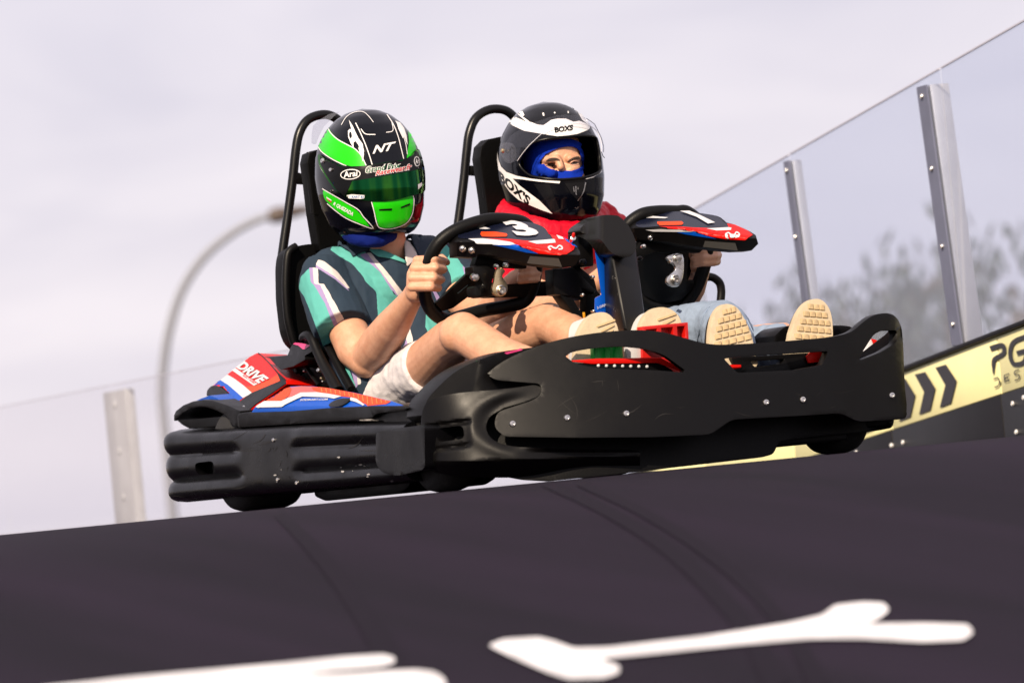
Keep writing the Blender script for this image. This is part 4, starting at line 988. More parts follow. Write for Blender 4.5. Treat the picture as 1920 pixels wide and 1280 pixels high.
MT['brow'] = mat('brown_brow', (.045, .025, .016), .85)
MT['lips'] = mat('dark_brow', (.022, .012, .009), .8)
SH_NAVY = mat('navy_cotton', lin((22, 50, 72)), .85, bump=.15, bscale=700, var=.08, vscale=20)
SH_TEAL = mat('teal_cotton', lin((98, 196, 186)), .85, bump=.15, bscale=700, var=.06, vscale=20)
SH_LILAC = mat('lilac_cotton', lin((176, 156, 208)), .85, bump=.15, bscale=700)
SH_WHITE = mat('white_cotton', lin((238, 230, 226)), .85, bump=.15, bscale=700)
MT['shorts'] = mat('off_white_cotton', (.56, .53, .54), .9, bump=.2, bscale=260, var=.05, vscale=16)
MT['denim'] = mat('pale_denim', lin((158, 178, 206)), .85, bump=.25, bscale=500, var=.14, vscale=26)
MT['redcloth'] = mat('red_jacket', lin((238, 0, 42)), .5, spec=.25, bump=.3, bscale=90, var=.12, vscale=18)
MT['bluecloth'] = mat('blue_balaclava', (.0005, .0075, .105), .85, spec=.15, bump=.2, bscale=500)
MT['sole'] = mat('cream_rubber_sole', lin((226, 206, 172)), .7, bump=.15, bscale=180, var=.1, vscale=30)
MT['lug'] = mat('tan_rubber_lug', lin((214, 186, 140)), .7, bump=.15, bscale=200, var=.12, vscale=40)
MT['shoe'] = mat('white_canvas', (.5, .49, .48), .8, bump=.2, bscale=400)
def wrinkle(o, amp, sc, seed=0, stretch=(1, 1, 1), tex2=0):
    me = o.data; N = [v.normal.copy() for v in me.vertices]
    for v, n in zip(me.vertices, N):
        p = Vector((v.co.x*stretch[0], v.co.y*stretch[1], v.co.z*stretch[2]))*sc+Vector((seed, 0, 0))
        w = MN.noise(p)+.5*MN.noise(p*2.1); r = 1-abs(MN.noise(p*.8+Vector((7, 3, 1))))*2
        v.co += n*amp*(.6*w+.5*r)
    me.update()
def smooth_seams(o, it=6):
    """run the printed edges smoothly instead of in face-sized steps"""
    me = o.data; em = {}
    for f in me.polygons:
        for ek in f.edge_keys: em.setdefault(ek, []).append(f.material_index)
    nb = {}
    for (a, b), m in em.items():
        if len(m) == 2 and m[0] != m[1]: nb.setdefault(a, []).append(b); nb.setdefault(b, []).append(a)
    for _ in range(it):
        new = {v: me.vertices[v].co*.4+(me.vertices[n[0]].co+me.vertices[n[1]].co)*.3 for v, n in nb.items() if len(n) == 2}
        for v, c in new.items(): me.vertices[v].co = c
    me.update()
def paint(o, mats, regions, cut=None):
    """give each face the cloth of the printed region it lies in (and open the neck where cut says)"""
    me = o.data; me.materials.clear()
    for m in mats: me.materials.append(m)
    bbs = [(min(p[0] for p in r), max(p[0] for p in r), min(p[1] for p in r), max(p[1] for p in r), r, i) for r, i in regions]
    dele = []
    for f in me.polygons:
        x, y = proj(f.center)
        k = 0
        for a, b, c, d, r, i in bbs:
            if a <= x <= b and c <= y <= d and inside((x, y), r): k = i
        f.material_index = k
        if cut and f.normal.dot(FW) < 0 and inside((x, y), cut): dele.append(f.index)
    smooth_seams(o)
    if dele:
        bm = bmesh.new(); bm.from_mesh(me); bm.faces.ensure_lookup_table()
        bmesh.ops.delete(bm, geom=[bm.faces[i] for i in dele], context='FACES'); bm.to_mesh(me); bm.free()
def q(px, py, y): return Q(px, py, y=y)
def fingers(knuck, pip, dip, tip, r=(.0105, .0105, .0095, .008)):
    return [[(a, r[0]), (b, r[1]), (c, r[2]), (d, r[3])] for a, b, c, d in zip(knuck, pip, dip, tip)]
def zz(p): return Z(500, 430, .2656, p)
def zb(p): return Z(520, 420, .125, p)

# ---- driver in the striped shirt
p1_ = thing('person', 'driver in a teal and navy striped shirt and pale shorts, hands on the steering wheel', 'person', Vector((-.25, 1.15, .03)))
R1 = []
neck = [(q(716, 420, 1.25), .060), (q(722, 480, 1.27), .062), (q(724, 520, 1.30), .070)]
R1.append(neck)
R1.append([(q(620, 515, 1.33), .062), (q(724, 520, 1.33), .07), (q(835, 500, 1.33), .055)])
R1.append([(q(690, 560, 1.32), .08), (q(712, 650, 1.29), .08), (q(735, 725, 1.22), .09)])
R1.append([(q(770, 555, 1.32), .08), (q(785, 640, 1.29), .08), (q(800, 715, 1.22), .09)])
# right arm
R1.append([(q(618, 515, 1.32), .058), (q(640, 590, 1.25), .054), (q(668, 655, 1.17), .054), (q(688, 676, 1.13), .047)])
R1.append([(q(690, 668, 1.12), .046), (q(712, 645, 1.05), .054), (q(735, 612, .95), .047), (q(757, 580, .86), .036), (q(772, 558, .80), .029), (q(779, 545, .775), .028)])
R1.append([(q(694, 690, 1.13), .022), (q(688, 676, 1.14), .03)])
# right hand round the rim
R1.append([(q(779, 547, .765), .027), (q(785, 530, .75), .027), (q(789, 505, .748), .026)])
R1.append([(q(774, 540, .757), .018), (q(775, 515, .75), .018), (q(783, 494, .748), .015)])
kn = [q(782, 488, .708), q(776, 503, .704), q(773, 521, .702), q(772, 538, .704)]
pp = [q(814, 486, .664), q(816, 502, .660), q(813, 521, .660), q(808, 538, .663)]
dp = [q(831, 489, .690), q(832, 505, .688), q(828, 524, .690), q(822, 540, .694)]
tp = [q(828, 493, .722), q(828, 508, .722), q(825, 526, .724), q(819, 541, .726)]
R1 += fingers(kn, pp, dp, tp, (.0125, .0118, .0105, .009))
R1.append([(q(786, 516, .765), .017), (q(808, 498, .775), .013), (q(828, 484, .742), .0115), (q(838, 492, .715), .0095)])
# left arm and hand
R1.append([(q(836, 500, 1.30), .056), (q(868, 560, 1.18), .052), (q(905, 592, 1.06), .049), (q(918, 592, 1.03), .046)])
R1.append([(q(918, 592, 1.03), .046), (q(940, 570, .93), .046), (q(958, 540, .84), .034), (q(968, 525, .80), .028)])
R1.append([(q(968, 525, .79), .027), (q(985, 515, .765), .026)])
R1 += fingers([q(990, 500, .735), q(992, 511, .735), q(992, 522, .737)], [q(1008, 500, .700), q(1009, 511, .698), q(1006, 523, .700)], [q(992, 503, .684), q(991, 514, .683), q(988, 525, .685)], [q(976, 506, .69), q(975, 517, .688), q(974, 527, .69)], (.011, .0105, .0095, .0085))
R1.append([(q(975, 505, .77), .014), (q(990, 487, .75), .012), (q(1003, 484, .73), .010)])
# legs
R1.append([(q(748, 728, 1.16), .085), (q(800, 690, .92), .074), (q(845, 640, .70), .058), (q(866, 628, .62), .056), (q(880, 630, .58), .053), (q(940, 670, .45), .054), (q(1010, 690, .32), .044), (q(1075, 690, .2), .034), (q(1095, 690, .17), .034)])
R1.append([(q(860, 626, .61), .052), (q(868, 622, .60), .052)])
R1.append([(q(820, 715, 1.16), .085), (q(900, 672, .92), .074), (q(990, 622, .70), .060), (q(1030, 607, .62), .056), (q(1045, 612, .58), .054), (q(1100, 645, .42), .052), (q(1170, 670, .3), .042), (q(1215, 675, .2), .034)])
body1 = organic('body', R1, MT['skin'], p1_, .0034, 5)
body1.data.materials.clear(); body1.data.materials.append(MT['skin'])
# shirt
SH = []
SH.append([(q(628, 512, 1.33), .070), (q(724, 522, 1.29), .108), (q(832, 500, 1.32), .070)])
SH.append([(q(672, 560, 1.31), .108), (q(690, 650, 1.28), .112), (q(712, 715, 1.22), .115)])
SH.append([(q(765, 555, 1.31), .108), (q(780, 640, 1.26), .116), (q(800, 712, 1.2), .11)])
SH.append([(q(720, 480, 1.29), .075), (q(724, 540, 1.28), .10)])
def flat_tube(pts, rad, n=22): 
    P = crom(pts, 4); return tube_data(P, list(np.interp(np.linspace(0, len(pts)-1, len(P)), range(len(pts)), rad)), n)
slv = flat_tube([q(612, 498, 1.32), q(612, 530, 1.30), q(625, 572, 1.26), q(641, 617, 1.21)], [.064, .073, .077, .078])
slv2 = flat_tube([q(835, 492, 1.31), q(850, 520, 1.27), q(872, 555, 1.19)], [.068, .07, .07])
shirt = organic('shirt', SH, SH_NAVY, p1_, .0025, 8, [slv, slv2])
wrinkle(shirt, .0055, 15, 3, (1, 1, .5)); wrinkle(shirt, .0015, 42, 9, (1, 1, .7))
T, L_, W_ = 1, 2, 3
REG = [(zz(p), k) for p, k in [
    ([(470, 100), (450, 145), (520, 195), (600, 240), (680, 330), (700, 370), (775, 440), (785, 600), (790, 660), (900, 640), (930, 480), (900, 460), (870, 410), (800, 300), (700, 190), (690, 110), (600, 150)], T),
    ([(655, 178), (715, 165), (800, 290), (905, 430), (990, 560), (960, 560), (930, 480), (870, 410), (800, 300)], L_),
    ([(690, 165), (735, 165), (850, 300), (965, 450), (1010, 560), (980, 560), (905, 430), (800, 290), (705, 165)], W_),
    ([(800, 1010), (860, 960), (930, 880), (985, 790), (985, 860), (920, 1010), (850, 1040)], T),
    ([(905, 1010), (935, 900), (985, 780), (1010, 700), (1008, 860), (960, 900), (935, 1020)], L_),
    ([(985, 770), (1010, 690), (1048, 840), (1000, 870), (975, 900), (960, 990), (925, 1030), (940, 960), (985, 860), (1005, 850)], W_),
    ([(485, 815), (550, 880), (590, 1010), (632, 1120), (600, 1140), (540, 990), (495, 880)], T),
    ([(548, 878), (590, 930), (630, 1010), (648, 1095), (630, 1122), (600, 1010)], L_),
    ([(585, 925), (655, 985), (668, 1095), (646, 1098), (632, 1010)], W_),
    ([(300, 272), (240, 335), (225, 420), (262, 470), (300, 560), (372, 752), (400, 830), (510, 760), (478, 672), (412, 520), (345, 390), (310, 370)], T),
    ([(300, 272), (328, 268), (345, 384), (385, 388), (505, 652), (540, 730), (508, 755), (472, 676), (410, 520), (332, 392), (310, 370)], L_),
    ([(325, 268), (362, 272), (366, 384), (406, 384), (549, 637), (580, 710), (538, 735), (500, 660), (378, 390), (335, 386)], W_),
    ([(340, 262), (352, 240), (480, 318), (590, 440), (575, 430), (480, 350)], L_),
    ([(350, 250), (362, 212), (405, 224), (500, 298), (588, 415), (570, 415), (480, 332)], W_),
    ([(960, 60), (1010, 30), (1100, 20), (1240, 140), (1300, 240), (1180, 200), (1080, 210), (1000, 260), (975, 240)], 0),
    ([(1150, 0), (1280, 120), (1330, 180), (1430, 320), (1440, 420), (1310, 420), (1300, 330), (1240, 190), (1180, 100), (1060, 20)], T),
    ([(1380, 255), (1440, 300), (1450, 360), (1400, 330)], L_),
    ([(1125, 585), (1180, 640), (1290, 690), (1310, 690), (1300, 760), (1180, 800), (1120, 690)], T),
    ([(1170, 430), (1185, 420), (1222, 480), (1205, 510)], L_), ([(1205, 690), (1300, 690), (1260, 740), (1240, 720)], L_),
]]
NECK = zz([(712, 92), (760, 40), (900, 30), (965, 60), (970, 150), (982, 240), (880, 200), (790, 185), (745, 150)])
shb = bvh_of(shirt)
paint(shirt, [SH_NAVY, SH_TEAL, SH_LILAC, SH_WHITE], REG, NECK)
def cloth_piece(name, poly, m, par, bv, off, th=.003, step=6, lift=None):
    V2, F2, _ = fill2d(poly, (), step)
    A = []
    for x, y in V2:
        A.append(cast(bv, x, y, off+(lift(x, y) if lift else 0)))
    o = mesh_obj(name, A, F2, m, par, sharp=None)
    s = o.modifiers.new('s', 'SOLIDIFY'); s.thickness = th; s.offset = 1; bake(o, None)
    return o
cloth_piece('collar', crom(zb([(835, 292), (880, 215), (940, 150), (1010, 135), (1100, 195), (1200, 265), (1300, 318), (1390, 400), (1280, 435), (1200, 470), (1130, 500), (1085, 432), (960, 362)]), 2, True), SH_NAVY, shirt, shb, .004, .004, 6, lambda x, y: .010*sstep(500, 440, y))
cloth_piece('collar', zz([(690, 108), (740, 128), (860, 170), (975, 225), (982, 246), (880, 212), (790, 198), (735, 158)]), SH_TEAL, shirt, shb, .003, .003, 6)
cloth_piece('collar', crom(zz([(985, 45), (1040, 20), (1110, 25), (1190, 90), (1170, 150), (1120, 190), (1075, 210), (1040, 150), (1000, 90)]), 2, True), SH_NAVY, shirt, shb, .004, .004, 6, lambda x, y: .010*sstep(480, 440, y))
cloth_piece('collar_trim', zz([(968, 80), (1000, 95), (1040, 150), (1062, 205), (990, 262), (978, 240), (972, 150)]), SH_WHITE, shirt, shb, .005, .003, 6)
lathe('button', cast(shb, *zz([(1168, 722)])[0], .002), -FW, [(0, .004), (.002, .004), (.0025, .002), (.003, .0003)], MT['lips'], shirt, 12)
# shorts
pel = [[(q(735, 738, 1.2), .118), (q(800, 722, 1.2), .118)], [(q(748, 730, 1.15), .10), (q(775, 712, 1.04), .088)], [(q(820, 715, 1.15), .10), (q(860, 694, 1.02), .086)]]
sl1 = flat_tube([q(752, 726, 1.13), q(780, 705, 1.0), q(808, 686, .88)], [.09, .082, .076])
sl2 = flat_tube([q(820, 715, 1.13), q(870, 690, 1.0), q(915, 664, .88)], [.09, .082, .076])
shorts = organic('shorts', pel, MT['shorts'], p1_, .004, 5, [sl1, sl2])
wrinkle(shorts, .007, 15, 6, (1, .6, 1)); wrinkle(shorts, .0025, 40, 2)

# shoes of the first driver: rounded cream soles
def shoe(par, outline, y0, m, mup, lugs, depth=.10, tilt=.0007, name='shoe'):
    ys_ = [p[1] for p in outline]; yb = max(ys_)
    su = lambda x, y: Q(x, y, y=y0+tilt*(yb-y))
    s = panel(name, outline, m, par, su, Vector((0, .022, .0)), (), 8, .006, 3)
    c = [sum(p[0] for p in outline)/len(outline), sum(p[1] for p in outline)/len(outline)]
    inner = [(c[0]+(x-c[0])*.93, c[1]+(y-c[1])*.95) for x, y in outline]
    V2, F2, E2 = fill2d(inner, (), 10); A = [su(*p)+Vector((0, .02, 0)) for p in V2]
    bulge = [a+Vector((0, depth*(1-((p[0]-c[0])/(max(q_[0] for q_ in outline)-c[0]))**2*.6), -.01)) for a, p in zip(A, V2)]; n = len(A)
    mesh_obj('upper', A+bulge, [f for f in F2]+[tuple(i+n for i in f) for f in F2]+[(a, b, b+n, a+n) for a, b in E2], mup, s)
    for L2 in lugs:
        panel('tread_lug', L2, MT['lug'], s, lambda x, y: su(x, y)+Vector((0, -.0045, 0)), Vector((0, .006, 0)), (), None, .0012, 1)
    return s
A1 = crom([(1083, 700), (1083, 640), (1090, 615), (1103, 596), (1120, 586), (1138, 587), (1152, 600), (1160, 622), (1162, 660), (1150, 700)], 3, True)
A2 = crom([(1196, 690), (1196, 640), (1204, 604), (1218, 584), (1236, 576), (1256, 579), (1272, 592), (1280, 616), (1278, 660), (1262, 690)], 3, True)
def ribs(o, dx): return [rnd([(o[0]+dx+i*9, o[1]+i*9), (o[0]+dx+34-i*2, o[1]-12+i*9), (o[0]+dx+35-i*2, o[1]-8+i*9), (o[0]+dx+1+i*9, o[1]+4+i*9)], 1.5, 2) for i in range(3)]
shoe(p1_, A1, .10, MT['sole'], MT['shoe'], ribs((1116, 610), 2))
shoe(p1_, A2, .125, MT['sole'], MT['shoe'], ribs((1230, 598), 2))

# ---- driver in the red jacket
p2_ = thing('person', 'driver in a red jacket, pale jeans and blue balaclava, feet up on the kart nose', 'person', Vector((.28, 1.15, .03)))
HC2 = q(1030, 307, 1.25); HC1 = q(690, 324, 1.25)
fwd = Vector((0, -1, 0))
R2 = []
hc = HC2+Vector((0, -.042, -.005))
R2.append((hc+Vector((0, .02, .02)), 1., (.078, .098, .112)))
R2.append((hc+Vector((0, -.035, -.055)), 1., (.058, .062, .07)))
fy = 1.25-.142
R2.append([(q(1046, 297, fy+.022), .010), (q(1049, 306, fy+.014), .0100), (q(1051, 313, fy+.009), .0105)])
R2.append([(q(1021, 299, fy+.030), .012), (q(1044, 297, fy+.018), .010)]); R2.append([(q(1068, 298, fy+.016), .012), (q(1082, 297, fy+.03), .012)])
R2.append([(q(1018, 318, fy+.038), .015), (q(1032, 324, fy+.026), .015)]); R2.append([(q(1078, 314, fy+.025), .015), (q(1070, 319, fy+.02), .015)])
R2.append([(HC2+Vector((0, .02, -.08)), .062), (q(1035, 450, 1.27), .07), (q(1040, 500, 1.28), .10)])
R2.append([(q(945, 490, 1.32), .06), (q(1040, 490, 1.3), .09), (q(1145, 478, 1.32), .06)])
R2.append([(q(1020, 560, 1.28), .11), (q(1040, 700, 1.2), .11)]); R2.append([(q(1085, 555, 1.28), .11), (q(1110, 690, 1.2), .11)])
R2.append([(q(945, 495, 1.31), .056), (q(960, 560, 1.2), .052), (q(985, 602, 1.08), .047)])
R2.append([(q(985, 600, 1.08), .046), (q(1020, 584, 1.0), .046), (q(1062, 566, .9), .036), (q(1100, 545, .82), .03), (q(1135, 515, .77), .028)])
R2.append([(q(1140, 510, .76), .028), (q(1165, 495, .74), .027)])
R2 += fingers([q(1172, 480, .73), q(1172, 492, .73), q(1172, 503, .73)], [q(1178, 482, .69), q(1178, 494, .69), q(1178, 505, .69)], [q(1165, 482, .685), q(1165, 494, .685), q(1165, 505, .685)], [q(1155, 484, .70), q(1155, 496, .70), q(1155, 506, .70)])
R2.append([(q(1160, 485, .76), .014), (q(1168, 468, .75), .011)])
R2.append([(q(1148, 485, 1.31), .056), (q(1190, 560, 1.2), .052), (q(1235, 600, 1.08), .048)])
R2.append([(q(1235, 598, 1.08), .047), (q(1270, 575, .98), .047), (q(1298, 540, .87), .036), (q(1310, 512, .80), .029), (q(1313, 500, .78), .028)])
R2.append([(q(1312, 498, .77), .027), (q(1322, 484, .752), .025)]); R2.append([(q(1322, 478, .75), .018), (q(1340, 474, .745), .016)])
R2 += fingers([q(1343, 467, .735), q(1346, 478, .735), q(1344, 490, .74)], [q(1338, 469, .700), q(1340, 480, .699), q(1336, 492, .702)], [q(1316, 471, .684), q(1318, 483, .683), q(1316, 493, .686)], [q(1300, 474, .692), q(1301, 486, .692), q(1302, 496, .695)], (.0118, .0112, .010, .009))
R2.append([(q(1305, 488, .775), .014), (q(1296, 470, .765), .012), (q(1308, 458, .745), .010)])
R2.append([(q(1060, 710, 1.15), .085), (q(1180, 660, .85), .075), (q(1320, 612, .55), .055), (q(1350, 618, .50), .05), (q(1378, 680, .2), .036)])
R2.append([(q(1130, 700, 1.15), .085), (q(1290, 680, .85), .075), (q(1440, 645, .55), .055), (q(1470, 640, .5), .05), (q(1525, 680, .2), .036)])
body2 = organic('body', R2, MT['skin'], p2_, .0034, 4)
bb2 = BVHTree.FromPolygons([v.co.copy() for v in body2.data.vertices], [tuple(f.vertices) for f in body2.data.polygons if (f.center-hc).length < .16 and f.center.z > hc.z-.11])
def z8(p): return Z(940, 240, .1093, p)
# balaclava with its face opening
face = crom(z8([(690, 600), (705, 540), (800, 445), (900, 385), (1010, 345), (1150, 325), (1260, 350), (1312, 405), (1352, 520), (1372, 620), (1330, 680), (1200, 735), (1050, 750), (900, 735), (780, 690)]), 3, True)
outer = crom(z8([(400, 560), (440, 380), (560, 260), (800, 200), (1100, 190), (1300, 250), (1420, 400), (1450, 560), (1420, 740), (1300, 880), (1050, 940), (800, 920), (560, 820), (440, 700)]), 3, True)
V2, F2, _ = fill2d(outer, [face], 4)
def bal(x, y):
    d = min(math.hypot(x-a, y-b) for a, b in face); e = .0048+.0025*math.exp(-(d/4.5)**2)*min(1, d/1.2)+.0010*math.sin(d*.9+x*.05)
    return cast(bb2, x, y, e)
MT['balaclava'] = mat('bright_blue_knit', (.001, .022, .30), .85, spec=.15, bump=.2, bscale=500)
bl_ = mesh_obj('balaclava', [bal(*p) for p in V2], F2, MT['balaclava'], p2_, sharp=None, rec=False)
for poly in ([(765, 578), (800, 535), (860, 512), (930, 512), (990, 535), (1005, 570), (940, 562), (860, 566)], [(1130, 590), (1165, 545), (1240, 505), (1325, 488), (1345, 530), (1270, 538), (1200, 562), (1160, 588)]):
    cloth_piece('eyebrow', crom(z8(poly), 2, True), MT['brow'], p2_, bb2, .0003, .0014, 2)
MT['eyewhite'] = mat('eye', (.30, .22, .19), .15)
MT['lid'] = mat('eyelid', (.50, .26, .17), .5)
for a, b in (([(770, 656), (815, 622), (880, 612), (940, 640), (900, 664), (830, 668)], [(815, 648), (850, 630), (905, 634), (915, 648), (870, 658)]),
             ([(1180, 618), (1225, 585), (1290, 585), (1325, 612), (1270, 634), (1215, 632)], [(1215, 608), (1250, 594), (1295, 600), (1300, 614), (1255, 624)])):
    decal('eye', crom(z8(a), 2, True), MT['eyewhite'], p2_, bb2, .0006, step=2); decal('iris', crom(z8(b), 2, True), MT['lips'], p2_, bb2, .0012, step=2)
    up_ = crom(z8(a[:4]), 3)
    for k_, r_ in ((0, .0016), (-1.6, .0020)): tube('eyelid', [cast(bb2, x, y+k_, .0006) for x, y in up_], r_, MT['lips'] if k_ == 0 else MT['lid'], p2_, 6, k=1)
    tube('eyelid', [cast(bb2, x, y+.6, .0004) for x, y in crom(z8([a[3], a[4], a[5], a[0]]), 3)], .0014, MT['lid'], p2_, 6, k=1)
# red jacket
JK = [[(q(955, 492, 1.33), .07), (q(1040, 490, 1.3), .115), (q(1140, 478, 1.33), .07)], [(q(1015, 570, 1.3), .125), (q(1035, 690, 1.22), .12)], [(q(1085, 560, 1.3), .125), (q(1105, 690, 1.22), .12)]]
ring = [q(952, 400, 1.32), q(962, 412, 1.24), q(985, 424, 1.18), q(1030, 437, 1.13), q(1080, 436, 1.14), q(1112, 418, 1.22), q(1122, 402, 1.32), q(1090, 390, 1.42), q(1020, 385, 1.45), q(970, 388, 1.4)]
cr_ = crom(ring, 4, True)
JK.append([(p, .032) for p in cr_+cr_[:1]]); JK.append([(p+Vector((0, 0, -.045)), .042) for p in cr_+cr_[:1]])
JK.append([(q(1130, 400, 1.32), .03), (q(1150, 432, 1.32), .05)]); JK.append([(q(948, 392, 1.34), .022), (q(945, 430, 1.33), .045)])
js = flat_tube([q(952, 490, 1.31), q(955, 530, 1.25), q(966, 575, 1.16)], [.07, .068, .062]); js2 = flat_tube([q(1145, 482, 1.31), q(1180, 540, 1.23), q(1205, 575, 1.16)], [.07, .068, .062])
jacket = organic('jacket', JK, MT['redcloth'], p2_, .0042, 4, [js, js2])
wrinkle(jacket, .007, 20, 4, (1, 1, 1.3)); wrinkle(jacket, .003, 60, 8)
# jeans
JN = [[(q(1060, 705, 1.18), .12), (q(1130, 695, 1.18), .12)],
      [(q(1060, 710, 1.12), .105), (q(1180, 662, .85), .092), (q(1322, 618, .55), .074), (q(1348, 612, .50), .069), (q(1362, 622, .42), .068), (q(1372, 665, .25), .06), (q(1374, 690, .2), .05)],
      [(q(1130, 700, 1.12), .105), (q(1290, 682, .85), .092), (q(1440, 660, .55), .072), (q(1462, 652, .5), .066), (q(1500, 675, .3), .06), (q(1522, 690, .2), .052)]]
jeans = organic('jeans', JN, MT['denim'], p2_, .0045, 4)
wrinkle(jeans, .006, 18, 1, (1, .7, 1)); wrinkle(jeans, .0025, 50, 5)
jb = bvh_of(jeans)
for pth in ([(1330, 575), (1316, 600), (1308, 640)], [(1400, 600), (1412, 625)]): tube('seam', [cast(jb, x, y, .001) for x, y in crom(pth, 4)], .0016, MT['denim'], jeans, 6, k=1)
B1_ = crom(Z8([(418, 560), (412, 400), (418, 285), (442, 185), (488, 124), (540, 110), (600, 138), (650, 215), (692, 305), (716, 420), (720, 560)]), 3, True)
B2_ = crom(Z8([(965, 500), (966, 350), (988, 265), (1022, 178), (1072, 108), (1132, 76), (1190, 86), (1236, 142), (1257, 225), (1262, 340), (1262, 500)]), 3, True)
def tread(o, rows):
    L3 = []
    for (xa, ya, xb, yb, n) in rows:
        for i in range(n):
            t0, t1 = i/n+.015, (i+1)/n-.015
            ax, ay = lerp(xa, xb, t0), lerp(ya, yb, t0); bx, by = lerp(xa, xb, t1), lerp(ya, yb, t1); h = 36
            L3.append(Z8([(ax, ay), (bx, by), (bx+3, by+h), (ax+3, ay+h)]))
    return L3
shoe(p2_, B1_, .085, MT['sole'], MT['grip'], depth=.03, lugs=tread(0, [(495, 150, 585, 128, 3), (462, 212, 625, 170, 4), (450, 268, 660, 218, 5), (440, 322, 678, 266, 5), (436, 378, 695, 316, 5)]))
shoe(p2_, B2_, .085, MT['sole'], MT['grip'], depth=.03, lugs=tread(0, [(1085, 108, 1200, 118, 3), (1052, 158, 1222, 172, 4), (1030, 210, 1240, 226, 5), (1008, 260, 1246, 280, 5), (992, 312, 1246, 334, 5)]))
# ------------------------------------------------------------------ helmets
def helmet_rings(c, scale=1., nz=56, na=72):
    zs = [-.168, -.160, -.140, -.10, -.05, 0, .05, .09, .12, .145, .160, .168]
    fr = [.112, .134, .152, .167, .170, .166, .155, .138, .116, .085, .051, .0]
    bk = [.085, .10, .118, .136, .150, .157, .151, .135, .112, .081, .049, .0]
    wd = [.090, .103, .117, .130, .137, .138, .132, .117, .097, .070, .042, .0]
    V = []; Fc = []
    for i in range(nz):
        t = i/(nz-1); z = .168*math.sin(math.pi*(t-.5)) if t > .5 else -.168+ (.168)*(t/.5)**1.0
        f, b, w = (interp(z, zs, a) for a in (fr, bk, wd))
        for k in range(na):
            a = 2*math.pi*k/na; ca, sa = math.cos(a), math.sin(a)
            e = 2/2.25
            x = w*math.copysign(abs(ca)**e, ca); y = (f if sa < 0 else b)*math.copysign(abs(sa)**e, sa)
            zz_ = z
            if z < 0: zz_ = z*(1-.34*sstep(-.02, .14, y))
            V.append(c+Vector((x, y, zz_*1.035))*scale)
    for i in range(nz-1):
        for k in range(na): Fc.append((i*na+k, i*na+(k+1) % na, (i+1)*na+(k+1) % na, (i+1)*na+k))
    Fc.append(tuple(range(na))); Fc.append(tuple(range((nz-1)*na, nz*na)))
    return V, Fc
def paintmat(name, c, rough=.12): return mat(name, c, rough, coat=.22, spec=.2, bump=.0)
MT['hblack'] = paintmat('gloss_black_paint', (.0012, .0015, .0035))
MT['hgreen'] = paintmat('fluorescent_green_paint', lin((40, 232, 14)), .3)
MT['hwhite'] = paintmat('gloss_white_paint', (.68, .67, .67), .2)
MT['hgrey'] = paintmat('dark_grey_paint', (.005, .0052, .007), .2)
MT['strip'] = mat('black_visor_strip', (.002, .002, .0024), .3, spec=.2)
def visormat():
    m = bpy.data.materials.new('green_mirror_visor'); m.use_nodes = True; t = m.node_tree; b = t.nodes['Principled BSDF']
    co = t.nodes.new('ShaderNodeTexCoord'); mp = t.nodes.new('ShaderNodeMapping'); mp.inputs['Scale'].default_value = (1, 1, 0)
    w = t.nodes.new('ShaderNodeTexNoise'); w.inputs['Scale'].default_value = 26; w.inputs['Detail'].default_value = 1  # vertical bands put reflection streaks into the green of the coat
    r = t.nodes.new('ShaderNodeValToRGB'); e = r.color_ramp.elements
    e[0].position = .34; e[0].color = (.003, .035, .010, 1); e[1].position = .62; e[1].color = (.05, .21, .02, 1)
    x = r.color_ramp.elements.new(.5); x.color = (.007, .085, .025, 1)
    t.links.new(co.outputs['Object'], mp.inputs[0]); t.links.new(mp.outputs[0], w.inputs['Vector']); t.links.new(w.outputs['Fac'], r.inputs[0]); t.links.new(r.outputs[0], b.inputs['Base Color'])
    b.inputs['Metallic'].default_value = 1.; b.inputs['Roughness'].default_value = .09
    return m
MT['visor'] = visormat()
def z1(p): return Z(500, 160, .25, p)
def z2(p): return Z(820, 160, .25, p)
h1 = thing('racing_helmet', 'gloss black and fluorescent green full-face helmet with a closed green mirror visor', 'helmet', HC1-Vector((0, 0, .168)))
sh1 = mesh_obj('shell', *helmet_rings(HC1), MT['hblack'], h1, sharp=60)
v1 = bvh_of(sh1)
def hs(poly, m, h, bv, off=.0010, smooth=2, name='painted_shape', step=5): return decal(name, crom(poly, smooth, True) if smooth else poly, m, h, bv, off, step=step, d=14.9)
G1 = [(500, 222), (470, 262), (465, 305), (482, 350), (530, 400), (600, 440), (660, 475), (700, 520), (725, 570), (742, 605), (640, 610), (560, 582), (480, 540), (410, 490), (378, 430), (384, 385), (410, 325), (450, 265)]
G2 = [(1058, 335), (1090, 380), (1112, 430), (1116, 495), (1085, 537), (1050, 547), (1058, 480), (1066, 420)]
G3 = [(795, 872), (860, 872), (960, 862), (1060, 832), (1087, 822), (1097, 860), (1092, 920), (1080, 970), (1050, 1020), (1000, 1050), (920, 1068), (850, 1060), (830, 1020), (812, 940)]
G4 = [(428, 785), (500, 830), (600, 890), (680, 940), (720, 990), (772, 1058), (700, 1032), (600, 988), (520, 932), (460, 880), (432, 840)]
for g_ in (G1, G2, G3, G4):
    hs(z1(g_), MT['hgreen'], h1, v1, .0010)
def outline(path, w, m, h, bv, off=.0016, closed=False, f=z1, k=4):
    return decal('pin_stripe', stroke(crom(f(path), k), w), m, h, bv, off, step=8, d=14.9)
outline([(495, 212), (466, 262), (461, 305), (478, 352), (530, 404), (600, 444), (662, 478), (706, 522), (732, 570), (748, 606)], 1.6, MT['hwhite'], h1, v1)
outline([(378, 440), (412, 496), (480, 546), (560, 588), (600, 606)], 1.6, MT['hwhite'], h1, v1)
